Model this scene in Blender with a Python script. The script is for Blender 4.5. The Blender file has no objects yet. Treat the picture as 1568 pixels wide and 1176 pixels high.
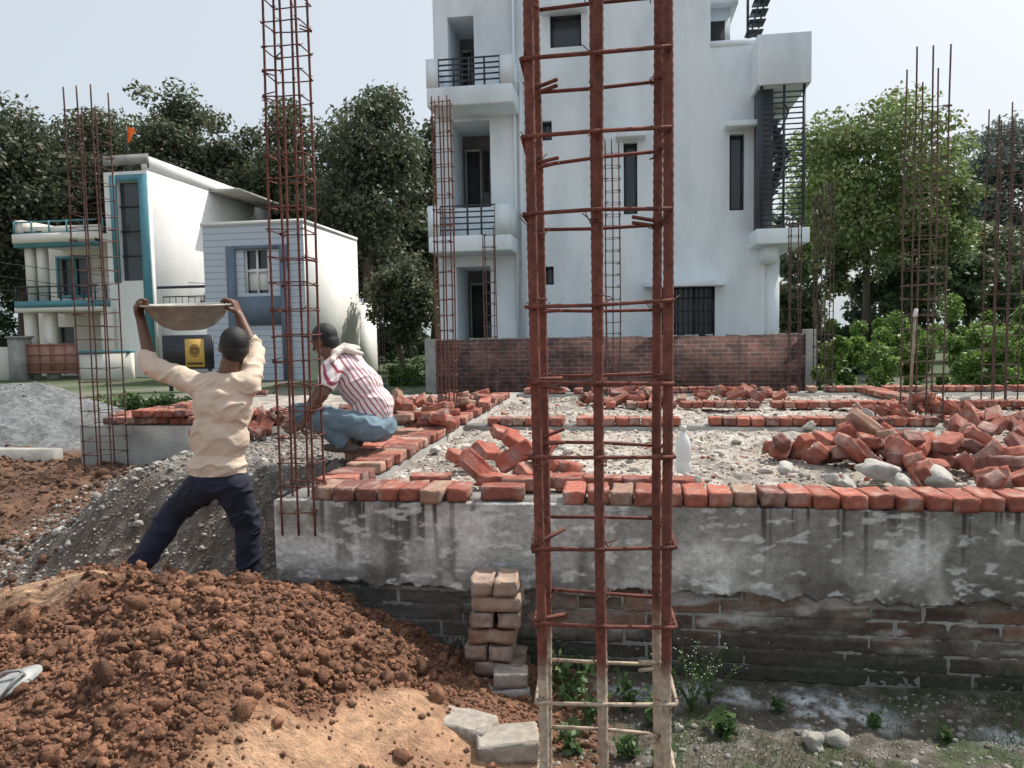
import bpy, bmesh, math, random
import numpy as np
from mathutils import Vector, Matrix
random.seed(7); rng=np.random.default_rng(7)
scene=bpy.context.scene
COL=scene.collection
# ---------------------------------------------------------------- camera
F=1568*26/36.0
CAM=Vector((0,0,1.76)); YAW=math.radians(8.5); PIT=math.radians(3.94); ROL=math.radians(1.0)
fw=Vector((-math.sin(YAW)*math.cos(PIT), math.cos(YAW)*math.cos(PIT), -math.sin(PIT)))
r0=Vector((math.cos(YAW),math.sin(YAW),0)); u0=r0.cross(fw)
rt=r0*math.cos(ROL)-u0*math.sin(ROL); up=u0*math.cos(ROL)+r0*math.sin(ROL)
def ray(u,v): return fw+rt*((u-784)/F)+up*((588-v)/F)
def onY(u,v,Y): d=ray(u,v); return CAM+d*((Y-CAM.y)/d.y)
def onZ(u,v,Z): d=ray(u,v); return CAM+d*((Z-CAM.z)/d.z)
def atD(u,v,D): return CAM+ray(u,v)*D
def R(u0_,v0_,u1_,v1_,Y):
    um,vm=(u0_+u1_)/2,(v0_+v1_)/2
    return onY(u0_,vm,Y).x,onY(u1_,vm,Y).x,onY(um,v1_,Y).z,onY(um,v0_,Y).z
cd=bpy.data.cameras.new('camera'); cam=bpy.data.objects.new('camera',cd); COL.objects.link(cam)
cd.lens=26; cd.sensor_width=36; cd.clip_end=3000; cd.clip_start=.05
m=Matrix.Identity(4)
for i in range(3): m[i][0]=rt[i]; m[i][1]=up[i]; m[i][2]=-fw[i]; m[i][3]=CAM[i]
cam.matrix_world=m; scene.camera=cam
# ---------------------------------------------------------------- light
SUN_EL=math.radians(55); SUN_AZ=math.radians(48)   # azimuth measured from +Y to +X
sd=Vector((math.sin(SUN_AZ)*math.cos(SUN_EL),math.cos(SUN_AZ)*math.cos(SUN_EL),math.sin(SUN_EL)))
w=bpy.data.worlds.new('World'); scene.world=w; w.use_nodes=True
nt=w.node_tree; nt.nodes.clear()
sky=nt.nodes.new('ShaderNodeTexSky'); sky.sky_type='NISHITA'; sky.sun_disc=False
sky.sun_elevation=SUN_EL; sky.sun_rotation=SUN_AZ; sky.air_density=1.0; sky.dust_density=6.0; sky.ozone_density=1.0
hz=nt.nodes.new('ShaderNodeMix'); hz.data_type='RGBA'; hz.inputs[0].default_value=.64; hz.inputs[7].default_value=(5.7,6.25,6.6,1)
bg=nt.nodes.new('ShaderNodeBackground'); bg.inputs[1].default_value=.15
wo=nt.nodes.new('ShaderNodeOutputWorld'); nt.links.new(sky.outputs[0],hz.inputs[6]); nt.links.new(hz.outputs[2],bg.inputs[0]); nt.links.new(bg.outputs[0],wo.inputs[0])
sl=bpy.data.lights.new('sun','SUN'); sl.energy=5.0; sl.angle=math.radians(.5); sl.color=(1,.95,.87)
so=bpy.data.objects.new('sun',sl); so.rotation_euler=sd.to_track_quat('Z','Y').to_euler(); so.location=(5,5,20); COL.objects.link(so)
scene.view_settings.view_transform='Standard'; scene.view_settings.look='None'; scene.view_settings.exposure=0
# ---------------------------------------------------------------- noise
def hsh(ix,iy,iz,s=0):
    n=(ix.astype(np.int64)*374761393+iy.astype(np.int64)*668265263+iz.astype(np.int64)*1274126177+s*974634777)&0xffffffff
    n=((n^(n>>13))*1274126177)&0xffffffff; n=((n^(n>>15))*2246822519)&0xffffffff
    return ((n^(n>>16))&0xffffff)/float(0xffffff)
def vn(x,y,z=None,s=0):
    x=np.asarray(x,float);y=np.asarray(y,float); z=np.zeros_like(x) if z is None else np.asarray(z,float)
    ix,iy,iz=np.floor(x),np.floor(y),np.floor(z); fx,fy,fz=x-ix,y-iy,z-iz
    fx=fx*fx*(3-2*fx);fy=fy*fy*(3-2*fy);fz=fz*fz*(3-2*fz); o=0
    for a in (0,1):
        for b in (0,1):
            for c in (0,1):
                o=o+hsh(ix+a,iy+b,iz+c,s)*(fx if a else 1-fx)*(fy if b else 1-fy)*(fz if c else 1-fz)
    return o
def fbm(x,y,z=None,s=0,o=4):
    t=0;a=.5;f=1.;n=0
    for i in range(o):
        t=t+a*vn(x*f,y*f,None if z is None else z*f,s+i); n+=a; a*=.5; f*=2.03
    return t/n
def worley(x,y,s=0):
    ix,iy=np.floor(x),np.floor(y); d=np.full(np.shape(x),9.)
    z=np.zeros_like(ix)
    for a in (-1,0,1):
        for b in (-1,0,1):
            px=ix+a+hsh(ix+a,iy+b,z,s); py=iy+b+hsh(ix+a,iy+b,z,s+5)
            d=np.minimum(d,(px-x)**2+(py-y)**2)
    return np.sqrt(d)
def sm(x,a,b):
    t=np.clip((x-a)/(b-a),0,1); return t*t*(3-2*t)
# ---------------------------------------------------------------- mesh helpers
def link(o,parent=None):
    COL.objects.link(o)
    if parent: o.parent=parent
    return o
def empty(name):
    o=bpy.data.objects.new(name,None); COL.objects.link(o); return o
def mesh_np(name,V,Fs,mats,col=None,smooth=False,parent=None,midx=None):
    V=np.asarray(V,np.float32).reshape(-1,3)
    if isinstance(Fs,np.ndarray): Fs=[Fs]
    Fs=[f for f in Fs if len(f)]
    me=bpy.data.meshes.new(name)
    loops=np.concatenate([f.ravel() for f in Fs]).astype(np.int32)
    sizes=np.concatenate([np.full(len(f),f.shape[1]) for f in Fs]).astype(np.int32)
    starts=np.concatenate([[0],np.cumsum(sizes)[:-1]]).astype(np.int32)
    me.vertices.add(len(V)); me.vertices.foreach_set('co',V.ravel())
    me.loops.add(len(loops)); me.loops.foreach_set('vertex_index',loops)
    me.polygons.add(len(sizes)); me.polygons.foreach_set('loop_start',starts); me.polygons.foreach_set('loop_total',sizes)
    if smooth: me.polygons.foreach_set('use_smooth',np.ones(len(sizes),bool))
    if midx is not None: me.polygons.foreach_set('material_index',np.asarray(midx,np.int32))
    me.update(calc_edges=True)
    if col is not None:
        c=np.ones((len(V),4),np.float32); c[:,:3]=col
        at=me.color_attributes.new('Col','FLOAT_COLOR','POINT'); at.data.foreach_set('color',c.ravel())
    for mm in (mats if isinstance(mats,list) else [mats]): me.materials.append(mm)
    return link(bpy.data.objects.new(name,me),parent)
class MB:
    def __init__(s): s.V=[];s.F3=[];s.F4=[];s.C=[];s.n=0
    def add(s,V,F3=None,F4=None,c=(1,1,1)):
        V=np.asarray(V,float)
        if F3 is not None and len(F3): s.F3.append(np.asarray(F3)+s.n)
        if F4 is not None and len(F4): s.F4.append(np.asarray(F4)+s.n)
        s.V.append(V); cc=np.asarray(c,float); s.C.append(np.broadcast_to(cc,(len(V),3))); s.n+=len(V)
    def make(s,name,mat,parent=None,smooth=False):
        Fs=[]
        if s.F3: Fs.append(np.concatenate(s.F3))
        if s.F4: Fs.append(np.concatenate(s.F4))
        return mesh_np(name,np.concatenate(s.V),Fs,mat,np.concatenate(s.C),smooth,parent)
BOXF=np.array([[0,3,2,1],[4,5,6,7],[0,1,5,4],[1,2,6,5],[2,3,7,6],[3,0,4,7]])
def boxv(x0,x1,y0,y1,z0,z1):
    return np.array([[x0,y0,z0],[x1,y0,z0],[x1,y1,z0],[x0,y1,z0],[x0,y0,z1],[x1,y0,z1],[x1,y1,z1],[x0,y1,z1]])
def part(parent,name,boxes,mat,bev=0):
    mb=MB()
    for b in boxes: mb.add(boxv(*b),F4=BOXF)
    o=mb.make(name,mat,parent)
    if bev: 
        md=o.modifiers.new('b','BEVEL'); md.width=bev; md.segments=2
    return o
def tube(mb,pts,rad,n=8,c=(1,1,1),cap=True):
    P=np.array([tuple(p) for p in pts],float); k=len(P)
    rad=np.broadcast_to(np.asarray(rad,float),(k,))
    T=np.gradient(P,axis=0); T/=np.linalg.norm(T,axis=1)[:,None]+1e-9
    ref=np.array([0,0,1.]) if abs(T[:,2]).mean()<.8 else np.array([0,1.,0])
    A=np.cross(T,ref); A/=np.linalg.norm(A,axis=1)[:,None]+1e-9; B=np.cross(T,A)
    a=np.linspace(0,2*np.pi,n,endpoint=False)
    V=P[:,None,:]+rad[:,None,None]*(A[:,None,:]*np.cos(a)[None,:,None]+B[:,None,:]*np.sin(a)[None,:,None])
    V=V.reshape(-1,3); i=np.arange(k-1)[:,None]*n; j=np.arange(n)[None,:]; j2=(j+1)%n
    Fq=np.stack([i+j,i+j2,i+n+j2,i+n+j],-1).reshape(-1,4)
    F3=[]
    if cap:
        V=np.vstack([V,P[0],P[-1]])
        for q in range(n):
            F3.append([q,k*n,(q+1)%n]); F3.append([(k-1)*n+q,(k-1)*n+(q+1)%n,k*n+1])
    mb.add(V,F3=np.array(F3) if F3 else None,F4=Fq,c=c)
def lathe(name,prof,mat,parent,loc,n=40,tilt=None):
    mb=MB(); a=np.linspace(0,2*np.pi,n,endpoint=False); P=np.array(prof); k=len(P)
    V=np.stack([P[:,0][:,None]*np.cos(a),P[:,0][:,None]*np.sin(a),np.repeat(P[:,1][:,None],n,1)],-1).reshape(-1,3)
    i=np.arange(k-1)[:,None]*n; j=np.arange(n)[None,:]; j2=(j+1)%n
    Fq=np.stack([i+j,i+j2,i+n+j2,i+n+j],-1).reshape(-1,4)
    mb.add(V,F4=Fq); o=mb.make(name,mat,parent,True); o.location=loc
    if tilt: o.rotation_euler=tilt
    return o
# ---------------------------------------------------------------- materials
def M(name,c1=(.5,.5,.5),c2=None,scale=4,rough=.85,bump=0,bscale=40,attr=False,metal=0,transl=0,lo=.3,hi=.7,stretch=None,bdist=.01,vary=(.75,1.15)):
    mt=bpy.data.materials.new(name); mt.use_nodes=True; n=mt.node_tree.nodes; l=mt.node_tree.links
    p=n['Principled BSDF']; p.inputs['Roughness'].default_value=rough; p.inputs['Metallic'].default_value=metal
    tc=n.new('ShaderNodeTexCoord'); mp=n.new('ShaderNodeMapping'); l.new(tc.outputs['Object'],mp.inputs[0])
    if stretch: mp.inputs['Scale'].default_value=stretch
    nz=n.new('ShaderNodeTexNoise'); nz.inputs['Scale'].default_value=scale; nz.inputs['Detail'].default_value=8; nz.inputs['Roughness'].default_value=.62
    l.new(mp.outputs[0],nz.inputs[0])
    rp=n.new('ShaderNodeValToRGB'); rp.color_ramp.elements[0].position=lo; rp.color_ramp.elements[1].position=hi
    l.new(nz.outputs[0],rp.inputs[0])
    if attr:
        rp.color_ramp.elements[0].color=(vary[0],)*3+(1,); rp.color_ramp.elements[1].color=(vary[1],)*3+(1,)
        at=n.new('ShaderNodeAttribute'); at.attribute_name='Col'
        mx=n.new('ShaderNodeMix'); mx.data_type='RGBA'; mx.blend_type='MULTIPLY'; mx.inputs[0].default_value=1
        l.new(at.outputs['Color'],mx.inputs[6]); l.new(rp.outputs[0],mx.inputs[7]); out=mx.outputs[2]
    else:
        c2=c2 or tuple(x*.75 for x in c1)
        rp.color_ramp.elements[0].color=tuple(c2)+(1,); rp.color_ramp.elements[1].color=tuple(c1)+(1,); out=rp.outputs[0]
    l.new(out,p.inputs['Base Color'])
    if bump:
        bn=n.new('ShaderNodeTexNoise'); bn.inputs['Scale'].default_value=bscale; bn.inputs['Detail'].default_value=8
        l.new(tc.outputs['Object'],bn.inputs[0]); bp=n.new('ShaderNodeBump'); bp.inputs['Strength'].default_value=bump; bp.inputs['Distance'].default_value=bdist
        l.new(bn.outputs[0],bp.inputs['Height']); l.new(bp.outputs[0],p.inputs['Normal'])
    if transl:
        tr=n.new('ShaderNodeBsdfTranslucent'); l.new(out,tr.inputs[0]); ms=n.new('ShaderNodeMixShader'); ms.inputs[0].default_value=transl
        l.new(p.outputs[0],ms.inputs[1]); l.new(tr.outputs[0],ms.inputs[2]); l.new(ms.outputs[0],n['Material Output'].inputs[0])
    return mt
m_ground=M('soil',attr=True,scale=18,rough=.95,bump=1,bscale=70,bdist=.02,vary=(.5,1.25))
m_clod=M('clod',attr=True,scale=40,rough=.95,bump=1,bscale=110,bdist=.01,vary=(.6,1.25))
m_stone=M('stone',attr=True,scale=25,rough=.9,bump=.6,bscale=80,bdist=.006)
m_brick=M('brick',attr=True,scale=22,rough=.9,bump=.7,bscale=120,bdist=.004,vary=(.65,1.2))
m_wall=M('wallface',attr=True,scale=30,rough=.92,bump=.8,bscale=110,bdist=.006,vary=(.72,1.2))
m_conc=M('concrete',(.42,.41,.38),(.22,.21,.2),scale=3,rough=.9,bump=.6,bscale=50)
m_rust=M('rust',attr=True,scale=60,rough=.85,bump=.5,bscale=200,bdist=.002,vary=(.5,1.3))
m_leaf=M('leaf',attr=True,scale=2,rough=.55,transl=.35,vary=(.8,1.15))
m_bark=M('bark',(.14,.11,.085),(.05,.04,.03),scale=6,rough=.95,bump=.8,bscale=15,bdist=.05,stretch=(1,1,.2))
m_white=M('facade_paint',(.74,.81,.85),(.57,.64,.68),scale=.9,rough=.9,bump=.25,bscale=14,lo=.34,hi=.58,stretch=(1.3,1.3,.45))
m_houseW=M('house_white',(.84,.83,.80),(.72,.71,.68),scale=.6,rough=.85,lo=.3,hi=.6)
m_cream=M('house_cream',(.80,.76,.68),(.70,.66,.58),scale=1,rough=.85)
m_teal=M('teal_trim',(.09,.27,.32),(.07,.22,.27),scale=2,rough=.6)
m_blueg=M('slate_trim',(.14,.18,.24),(.11,.14,.19),scale=2,rough=.6)
m_dark=M('interior_dark',(.045,.045,.05),(.02,.02,.022),scale=2,rough=.9)
m_room=M('room_wall',(.16,.16,.16),(.09,.09,.09),scale=1,rough=.9)
m_glass=M('window_glass',(.05,.06,.07),(.03,.035,.04),scale=1,rough=.12)
m_metal=M('dark_metal',(.05,.06,.075),(.03,.035,.045),scale=8,rough=.5,metal=.3)
m_gate=M('gate_paint',(.33,.15,.11),(.24,.11,.08),scale=5,rough=.6)
# ---------------------------------------------------------------- terrain
def pileh(x,y):
    dx=x+1.98; sx=np.where(dx<0,1.9,1.0); dy=y-2.95; sy=np.where(dy>0,1.15,1.25)
    p=.74*np.exp(-((dx/sx)**2+(dy/sy)**2))
    return p*(1-.25*sm(fbm(x*1.3,y*1.3,s=3),.45,.7))
MX,MY=-7.9,8.7
def moundh(x,y): return .80*np.exp(-(((x-MX)/1.45)**2+((y-MY)/1.15)**2)**1.0)
def clodmask(x,y):
    c=.5+.5*sm(fbm(x*1.7,y*1.7,s=9),.34,.5)
    g_=lambda a,b,sa,sb: np.exp(-(((x-a)/sa)**2+((y-b)/sb)**2)**1.6)
    sandy=g_(-.92,2.80,.26,.34)+g_(-1.05,2.2,.36,.42)+g_(-2.8,3.05,.5,.30)+g_(-.45,2.75,.25,.3)*.7+.8*g_(-1.75,1.75,.22,.22)
    return c*(1-np.clip(sandy*1.15+1.1*(fbm(x*4,y*4,s=14)-.5),0,1)*np.clip(sandy*3,0,1))
def hgt(x,y,detail=False):
    x=np.asarray(x,float);y=np.asarray(y,float)
    L=1-sm(x,-2.3,-1.9)
    b=L*(.42*sm(y,4.3,6.8))+(1-L)*(.55*sm(y,9,14))
    b=np.where(y>15,b+( .4-b)*sm(y,15,26),b)
    p=pileh(x,y)
    wob=.25*(fbm(x*1.6,y*0+3,s=33)-.5)
    hp=np.clip(.84-b,0,1)*sm(y+wob,4.30,4.95)*(1-sm(y,6.6,6.9))*sm(x,-4.75,-3.3)*(1-sm(x,-1.95,-1.8))
    g=moundh(x,y)
    h=b+p+hp+g
    if detail:
        mud=sm(p,.06,.3)*clodmask(x,y)
        dug=(1-sm(x,-4.4,-3.9))*sm(y,4.0,4.5)*(1-sm(y,7.2,7.6))
        wx=x+.05*vn(x*11,y*11,s=50); wy=y+.05*vn(x*11,y*11,s=51)
        c1=1-worley(wx*8,wy*8,1); c2=1-worley(wx*19,wy*19,2)
        c0=1-worley(x*4.2+.3*vn(x*6,y*6,s=55),y*4.2,11)
        h=h+mud*(.050*c0*vn(x*3,y*3,s=56)+.065*c1*vn(x*5,y*5,s=52)*1.6+.036*c2+.026*(fbm(x*30,y*30,s=53,o=2)-.5)-.055)
        h=h+dug*(.10*c0+.07*c1+.12*(fbm(x*1.6,y*1.6,s=57)-.5)-.06)
        h=h+.03*(fbm(x*3,y*3,s=20)-.5)+.012*(fbm(x*14,y*14,s=25)-.5)
        q=sm(hp,.02,.3); h=h+q*(.10*(fbm(x*3,y*3,s=31)-.5)+.045*(1-worley(wx*11,wy*11,4))+.03*(fbm(x*24,y*24,s=32,o=2)-.5)-.03)
        h=h+sm(g,.02,.3)*(.12*(fbm(x*2.5,y*2.5,s=41)-.5)+.05*(fbm(x*11,y*11,s=42)-.5))
        rgt=sm(x,-.1,.4)*(1-sm(y,3.4,4.)); h=h+rgt*(.05*(fbm(x*2.5,y*2.5,s=61)-.4)+.02*(1-worley(x*11,y*11,8)))
    return h
def H1(x,y): return float(hgt(np.array([x]),np.array([y]),True)[0])
def geo(a,b,n): 
    t=np.linspace(0,1,n)[1:]; return a+(b-a)*(t**3.2)
xs=np.concatenate([geo(-9.5,-500,50)[::-1],np.arange(-9.5,-4.8,.04),np.arange(-4.8,3.2,.018),geo(3.2,500,60)])
ys=np.concatenate([geo(1.2,-60,25)[::-1],np.arange(1.2,5.0,.018),np.arange(5.0,10,.04),geo(10,900,70)])
X,Y=np.meshgrid(xs,ys); Z=hgt(X,Y,True)
nx,ny=len(xs),len(ys)
i=(np.arange(ny-1)[:,None]*nx+np.arange(nx-1)[None,:]).ravel()
Fg=np.stack([i,i+1,i+nx+1,i+nx],-1)
def lerp(a,b,t): return a+(np.asarray(b)-a)*t[...,None]
n1=fbm(X*1.5,Y*1.5,s=70); n2=fbm(X*6,Y*6,s=75); n3=fbm(X*18,Y*18,s=77)
MUD=np.array([.205,.098,.056])
C=np.zeros(X.shape+(3,))+MUD
clod=clodmask(X,Y)
C=lerp(C,[.44,.27,.165],np.clip(1-clod*2.0,0,1)); C=lerp(C,[.31,.165,.10],sm(n1,.48,.64)*.5)
C=lerp(C,[.10,.05,.031],sm(n2,.46,.66)*.8*sm(hgt(X,Y),.15,.4)*clod)
C=lerp(C,[.33,.22,.15],(1-sm(X,-3.3,-2.7))*(1-sm(Y,3.5,4.0))*.7)
dugc=(1-sm(X,-4.3,-3.7))*sm(Y,3.9,4.4)
C=lerp(C,[.125,.07,.045],dugc*.9); C=lerp(C,[.21,.115,.07],dugc*sm(n2,.5,.62)*.7)
hp=sm(Y,4.2,4.6)*(1-sm(Y,6.8,7.2))*sm(X,-4.7,-4.0)
C=lerp(C,[.29,.275,.25],hp*(.7+.3*sm(n2,.35,.6))); C=lerp(C,[.13,.115,.10],hp*sm(n3,.5,.65)*.6); C=lerp(C,[.10,.075,.055],hp*(1-sm(Y,4.75,5.0))*.6)  # last tint darkens the steep front face, its shade put into the colour
far=sm(Y,7.6,8.6); C=lerp(C,[.22,.21,.17],far); C=lerp(C,[.06,.10,.03],far*sm(n1,.42,.55)*.9)
gm=sm(moundh(X,Y),.05,.14); C=lerp(C,[.22,.23,.235],gm); C=lerp(C,[.12,.125,.125],gm*sm(n2,.45,.6)*.7)
C=lerp(C,[.05,.08,.025],sm(Y,17,24)*.8)
rg=sm(X,-.35,.1)*(1-sm(Y,3.8,4.5))
C=lerp(C,[.105,.09,.07],rg); C=lerp(C,[.19,.175,.155],rg*sm(n3,.5,.68)); C=lerp(C,[.05,.075,.025],rg*sm(n2,.5,.65)*.8)
lime=np.maximum(np.exp(-(((X-.93)/.27)**2+((Y-3.42)/.18)**2)**2),np.exp(-(((X-1.75)/.25)**2+((Y-3.3)/.1)**2)**2))
lime=np.maximum(lime,np.exp(-(((X-.3)/.6)**2+((Y-3.52)/.10)**2)**2)*.75)
C=lerp(C,[.62,.66,.69],lime*sm(n2*.5+n3*.5,.4,.54))
mesh_np('ground',np.stack([X,Y,Z],-1).reshape(-1,3),Fg,m_ground,C.reshape(-1,3),True)
# ---------------------------------------------------------------- rock & brick templates
def ico(sub):
    bm=bmesh.new(); bmesh.ops.create_icosphere(bm,subdivisions=sub,radius=1); V=np.array([v.co[:] for v in bm.verts]); Fc=np.array([[v.index for v in f.verts] for f in bm.faces]); bm.free(); return V,Fc
I1,I2,I3=ico(1),ico(2),ico(3)
def rotm(rx,ry,rz): return np.array(Matrix.Rotation(rz,3,'Z')@Matrix.Rotation(ry,3,'Y')@Matrix.Rotation(rx,3,'X'))
def rocks(mb,P,S,cols,T=I1,flat=.65,ang=.35,lump=1.5,facet=0):
    P=np.asarray(P,float);S=np.asarray(S,float);cols=np.asarray(cols,float); n=len(P); V,Fc=T; K=min(n,24); asg=np.arange(n)%K if n else []; nv=len(V)
    for k in range(K):
        id_=np.where(asg==k)[0]
        if not len(id_): continue
        o=rng.random()*100; kk=1+ang*(fbm(V[:,0]*lump+o,V[:,1]*lump+o,V[:,2]*lump,s=int(o),o=2)*2-1)
        W=V*kk[:,None]
        if facet:
            for _ in range(facet):
                q=rng.normal(size=3); q/=np.linalg.norm(q); h=rng.uniform(.45,.8); dd_=W@q-h; W=W-np.clip(dd_,0,None)[:,None]*q
        m_=len(id_); sc=np.stack([np.ones(m_),rng.uniform(.6,1,m_),rng.uniform(flat*.8,min(1,flat*1.2),m_)],1)
        U=W[None]*sc[:,None,:]; a=rng.uniform(-.5,.5,m_)[:,None]; y_=U[...,1]*np.cos(a)-U[...,2]*np.sin(a); z_=U[...,1]*np.sin(a)+U[...,2]*np.cos(a)
        b=rng.uniform(0,6.3,m_)[:,None]; x2=U[...,0]*np.cos(b)-y_*np.sin(b); y2=U[...,0]*np.sin(b)+y_*np.cos(b)
        U=np.stack([x2,y2,z_],-1)*S[id_][:,None,None]+P[id_][:,None,:]
        mb.add(U.reshape(-1,3),F3=(Fc[None]+(np.arange(m_)*nv)[:,None,None]).reshape(-1,3),c=np.repeat(cols[id_],nv,0))
def shades(base,n,a,b): return np.array(base)[None,:]*rng.uniform(a,b,n)[:,None]
def mk_brick():
    bm=bmesh.new(); bmesh.ops.create_cube(bm,size=1); bmesh.ops.scale(bm,vec=(.228,.108,.072),verts=bm.verts)
    t=[f for f in bm.faces if f.normal.z>.9]
    bmesh.ops.inset_region(bm,faces=t,thickness=.024); bmesh.ops.translate(bm,vec=(0,0,-.009),verts=t[0].verts)
    bmesh.ops.inset_region(bm,faces=t,thickness=.006); 
    bmesh.ops.bevel(bm,geom=[e for e in bm.edges if e.calc_face_angle(0)>1.2],offset=.004,segments=2,affect='EDGES')
    bmesh.ops.subdivide_edges(bm,edges=[e for e in bm.edges if e.calc_length()>.06],cuts=3,use_grid_fill=True)
    bmesh.ops.triangulate(bm,faces=bm.faces)
    bm.verts.index_update(); V=np.array([v.co[:] for v in bm.verts]); Fc=np.array([[v.index for v in f.verts] for f in bm.faces]); bm.free(); return V,Fc
BRK=mk_brick()
def brick(mb,p,rot=(0,0,0),c=None,half=1,j=.0055):
    V,Fc=BRK; V=V.copy(); V[:,0]*=half; o=random.random()*50
    d=(np.stack([vn(V[:,0]*22+o+q*9,V[:,1]*22+o,V[:,2]*22,s=q) for q in range(3)],-1)-.5)*j*2.2; V=V+d
    if c is None:
        t=random.random(); c=np.array([.37,.118,.080])*(.62+.5*random.random()); 
        if t<.14: c=np.array([.34,.2,.145])*(.8+.4*random.random())
        elif t<.27: c=np.array([.19,.075,.062])
    cc=np.array(c)[None,:]*np.ones((len(V),1)); k=sm(fbm(V[:,0]*14+o,V[:,1]*14,V[:,2]*14,s=4),.53,.70)[:,None]*.6
    cc=cc*(1-k)+np.array([.42,.33,.28])*k
    W=V@rotm(*rot).T+np.array(p); mb.add(W,F3=Fc,c=cc)
# ---------------------------------------------------------------- clods on mud heap
mb=MB(); n=62000
px=rng.normal(-1.75,.9,n); py=rng.normal(2.7,.72,n); d=clodmask(px,py)
ok=(px>-3.6)&(px<.2)&(py>1.25)&(py<3.66)&(rng.random(n)<.03+.97*d**1.5)&(pileh(px,py)>.02)
px,py=px[ok],py[ok]; n=len(px); S=np.clip(rng.lognormal(-5.05,.60,n),.003,.05); Zp=hgt(px,py,True)
P3=np.column_stack([px,py,Zp+S*.2]); cs=shades(MUD,n,.45,1.5)
big=S>.0125
rocks(mb,P3[big],S[big],cs[big],I2,.85,1.0,2.8,facet=3)
rocks(mb,P3[~big],S[~big],cs[~big],I1,.85,.6)
n=5000; px=rng.uniform(-8,-3.9,n); py=rng.uniform(4.1,7.4,n); S=np.clip(rng.lognormal(-4.3,.6,n),.006,.08)
rocks(mb,np.column_stack([px,py,hgt(px,py,True)+S*.2]),S,shades([.15,.08,.05],n,.5,1.6),I1,.8,.7)
mb.make('mud_clods',m_clod,smooth=False)
# ---------------------------------------------------------------- plinth
PT=.885; XL=-1.86; YF=3.7; YB=10.8; XR=8.0; TW=.36
XW=onY(124,690,6.9).x
pl=empty('brick_plinth_foundation')
part(pl,'wall_core',[(XL+.01,XR,YF+.03,YF+TW,-.3,PT-.004),(XL+.01,XL+TW,YF+TW,YB,-.3,PT-.003),(XL+TW,XR,YB-TW,YB,-.3,PT-.006),
   (XL+TW,XR,6.85,7.15,-.3,PT-.007),(XR-TW,XR,YF+TW,6.85,-.3,PT-.008),(XR-TW,XR,7.15,YB-TW,-.3,PT-.009),(XW,XL+.01,6.9,7.2,-.3,PT-.01),(XW,XW+.3,7.2,YB,-.3,PT-.012),(3.1,3.4,7.15,YB-TW,-.3,PT-.013)],m_conc)
xs=np.arange(XL,3.4,.0065); zs=np.arange(-.15,PT+.001,.0065); X,Zz=np.meshgrid(xs,zs)
zE=.44+.06*(fbm(X*3,X*0,s=81)-.5)+.07*(fbm(X*16,X*0+3,s=82)-.5)
pm=sm(Zz-zE,-.006,.006)
rowh=.083; row=np.floor(Zz/rowh); fz=Zz/rowh-row; bx=X/.238+.5*(row%2)+.06*hsh(row,row,row,3); bi=np.floor(bx); fx=bx-bi
mort=np.minimum(np.minimum(fx,1-fx)*.238,np.minimum(fz,1-fz)*.083)+ .006*(vn(X*40,Zz*40,s=5)-.5); groove=1-sm(mort,.003,.010)
hb=hsh(bi,row,row*0,7); smear=sm(fbm(X*5,Zz*9,s=83),.42,.56)
yb=-(.014*hb)+groove*.014*(1-.6*smear)-smear*.007*vn(X*30,Zz*30,s=15)
lip=np.exp(-((Zz-zE-.015)/.02)**2)
yp=-.034-.006*(fbm(X*5,Zz*5,s=84)-.5)-.003*fbm(X*60,Zz*60,s=85)-.018*lip*vn(X*25,Zz*25,s=86)
Yv=YF+.03+yb*(1-pm)+yp*pm-.004*(vn(X*70,Zz*70,s=87)-.5)
C=np.zeros(X.shape+(3,))+np.array([.17,.095,.068]); C=C*(.4+1.0*hb)[...,None]
C=lerp(C,[.17,.14,.115],groove*.85); C=lerp(C,[.19,.16,.135],smear*.75); C=lerp(C,[.50,.48,.45],sm(fbm(X*3,Zz*12,s=88),.55,.66)*.65)
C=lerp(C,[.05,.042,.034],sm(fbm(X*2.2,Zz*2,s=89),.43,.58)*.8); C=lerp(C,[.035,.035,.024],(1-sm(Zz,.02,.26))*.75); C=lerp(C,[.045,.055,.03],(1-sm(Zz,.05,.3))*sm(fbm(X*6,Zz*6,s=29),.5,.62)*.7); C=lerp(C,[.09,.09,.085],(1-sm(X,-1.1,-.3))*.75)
Pc=np.zeros(X.shape+(3,))+np.array([.42,.40,.375])
vs_=.13*(fbm(X*14,Zz*1.6,s=19)-.5)
Pc=lerp(Pc,[.70,.675,.645],sm(fbm(X*2.3,Zz*2.6,s=90)+vs_,.44,.60)*.85)
Pc=lerp(Pc,[.14,.13,.115],sm(fbm(X*3.0+9,Zz*1.6,s=91)+vs_*1.3,.49,.64)*.9)
Pc=lerp(Pc,[.22,.205,.18],sm(fbm(X*1.1,Zz*1.4+7,s=96)+.12*sm(X,0,2),.46,.64)*.65)
Pc=lerp(Pc,[.12,.115,.105],np.exp(-((X+.02)/.035)**2)*.6*vn(X*20,Zz*9,s=16))
band=sm(Zz,.60,.80)*sm(fbm(X*5,Zz*2,s=17),.4,.6); Pc=lerp(Pc,[.22,.205,.18],band*.7)
drip=sm(vn(X*34,X*0,s=92)*.6+vn(X*90,X*0,s=93)*.4,.55,.70)*sm(Zz,PT-.06-.45*vn(X*26,X*0,s=94),PT)*sm(vn(X*2.2,X*0,s=99),.25,.5)
Pc=lerp(Pc,[.045,.04,.035],drip*.92)
Pc=lerp(Pc,[.09,.08,.07],(1-sm(Zz-zE,.0,.18))*sm(fbm(X*6,Zz*8,s=95),.36,.56)*.85)
Pc=lerp(Pc,[.78,.77,.75],sm(fbm(X*14,Zz*30,s=97),.60,.70)*.55)
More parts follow.
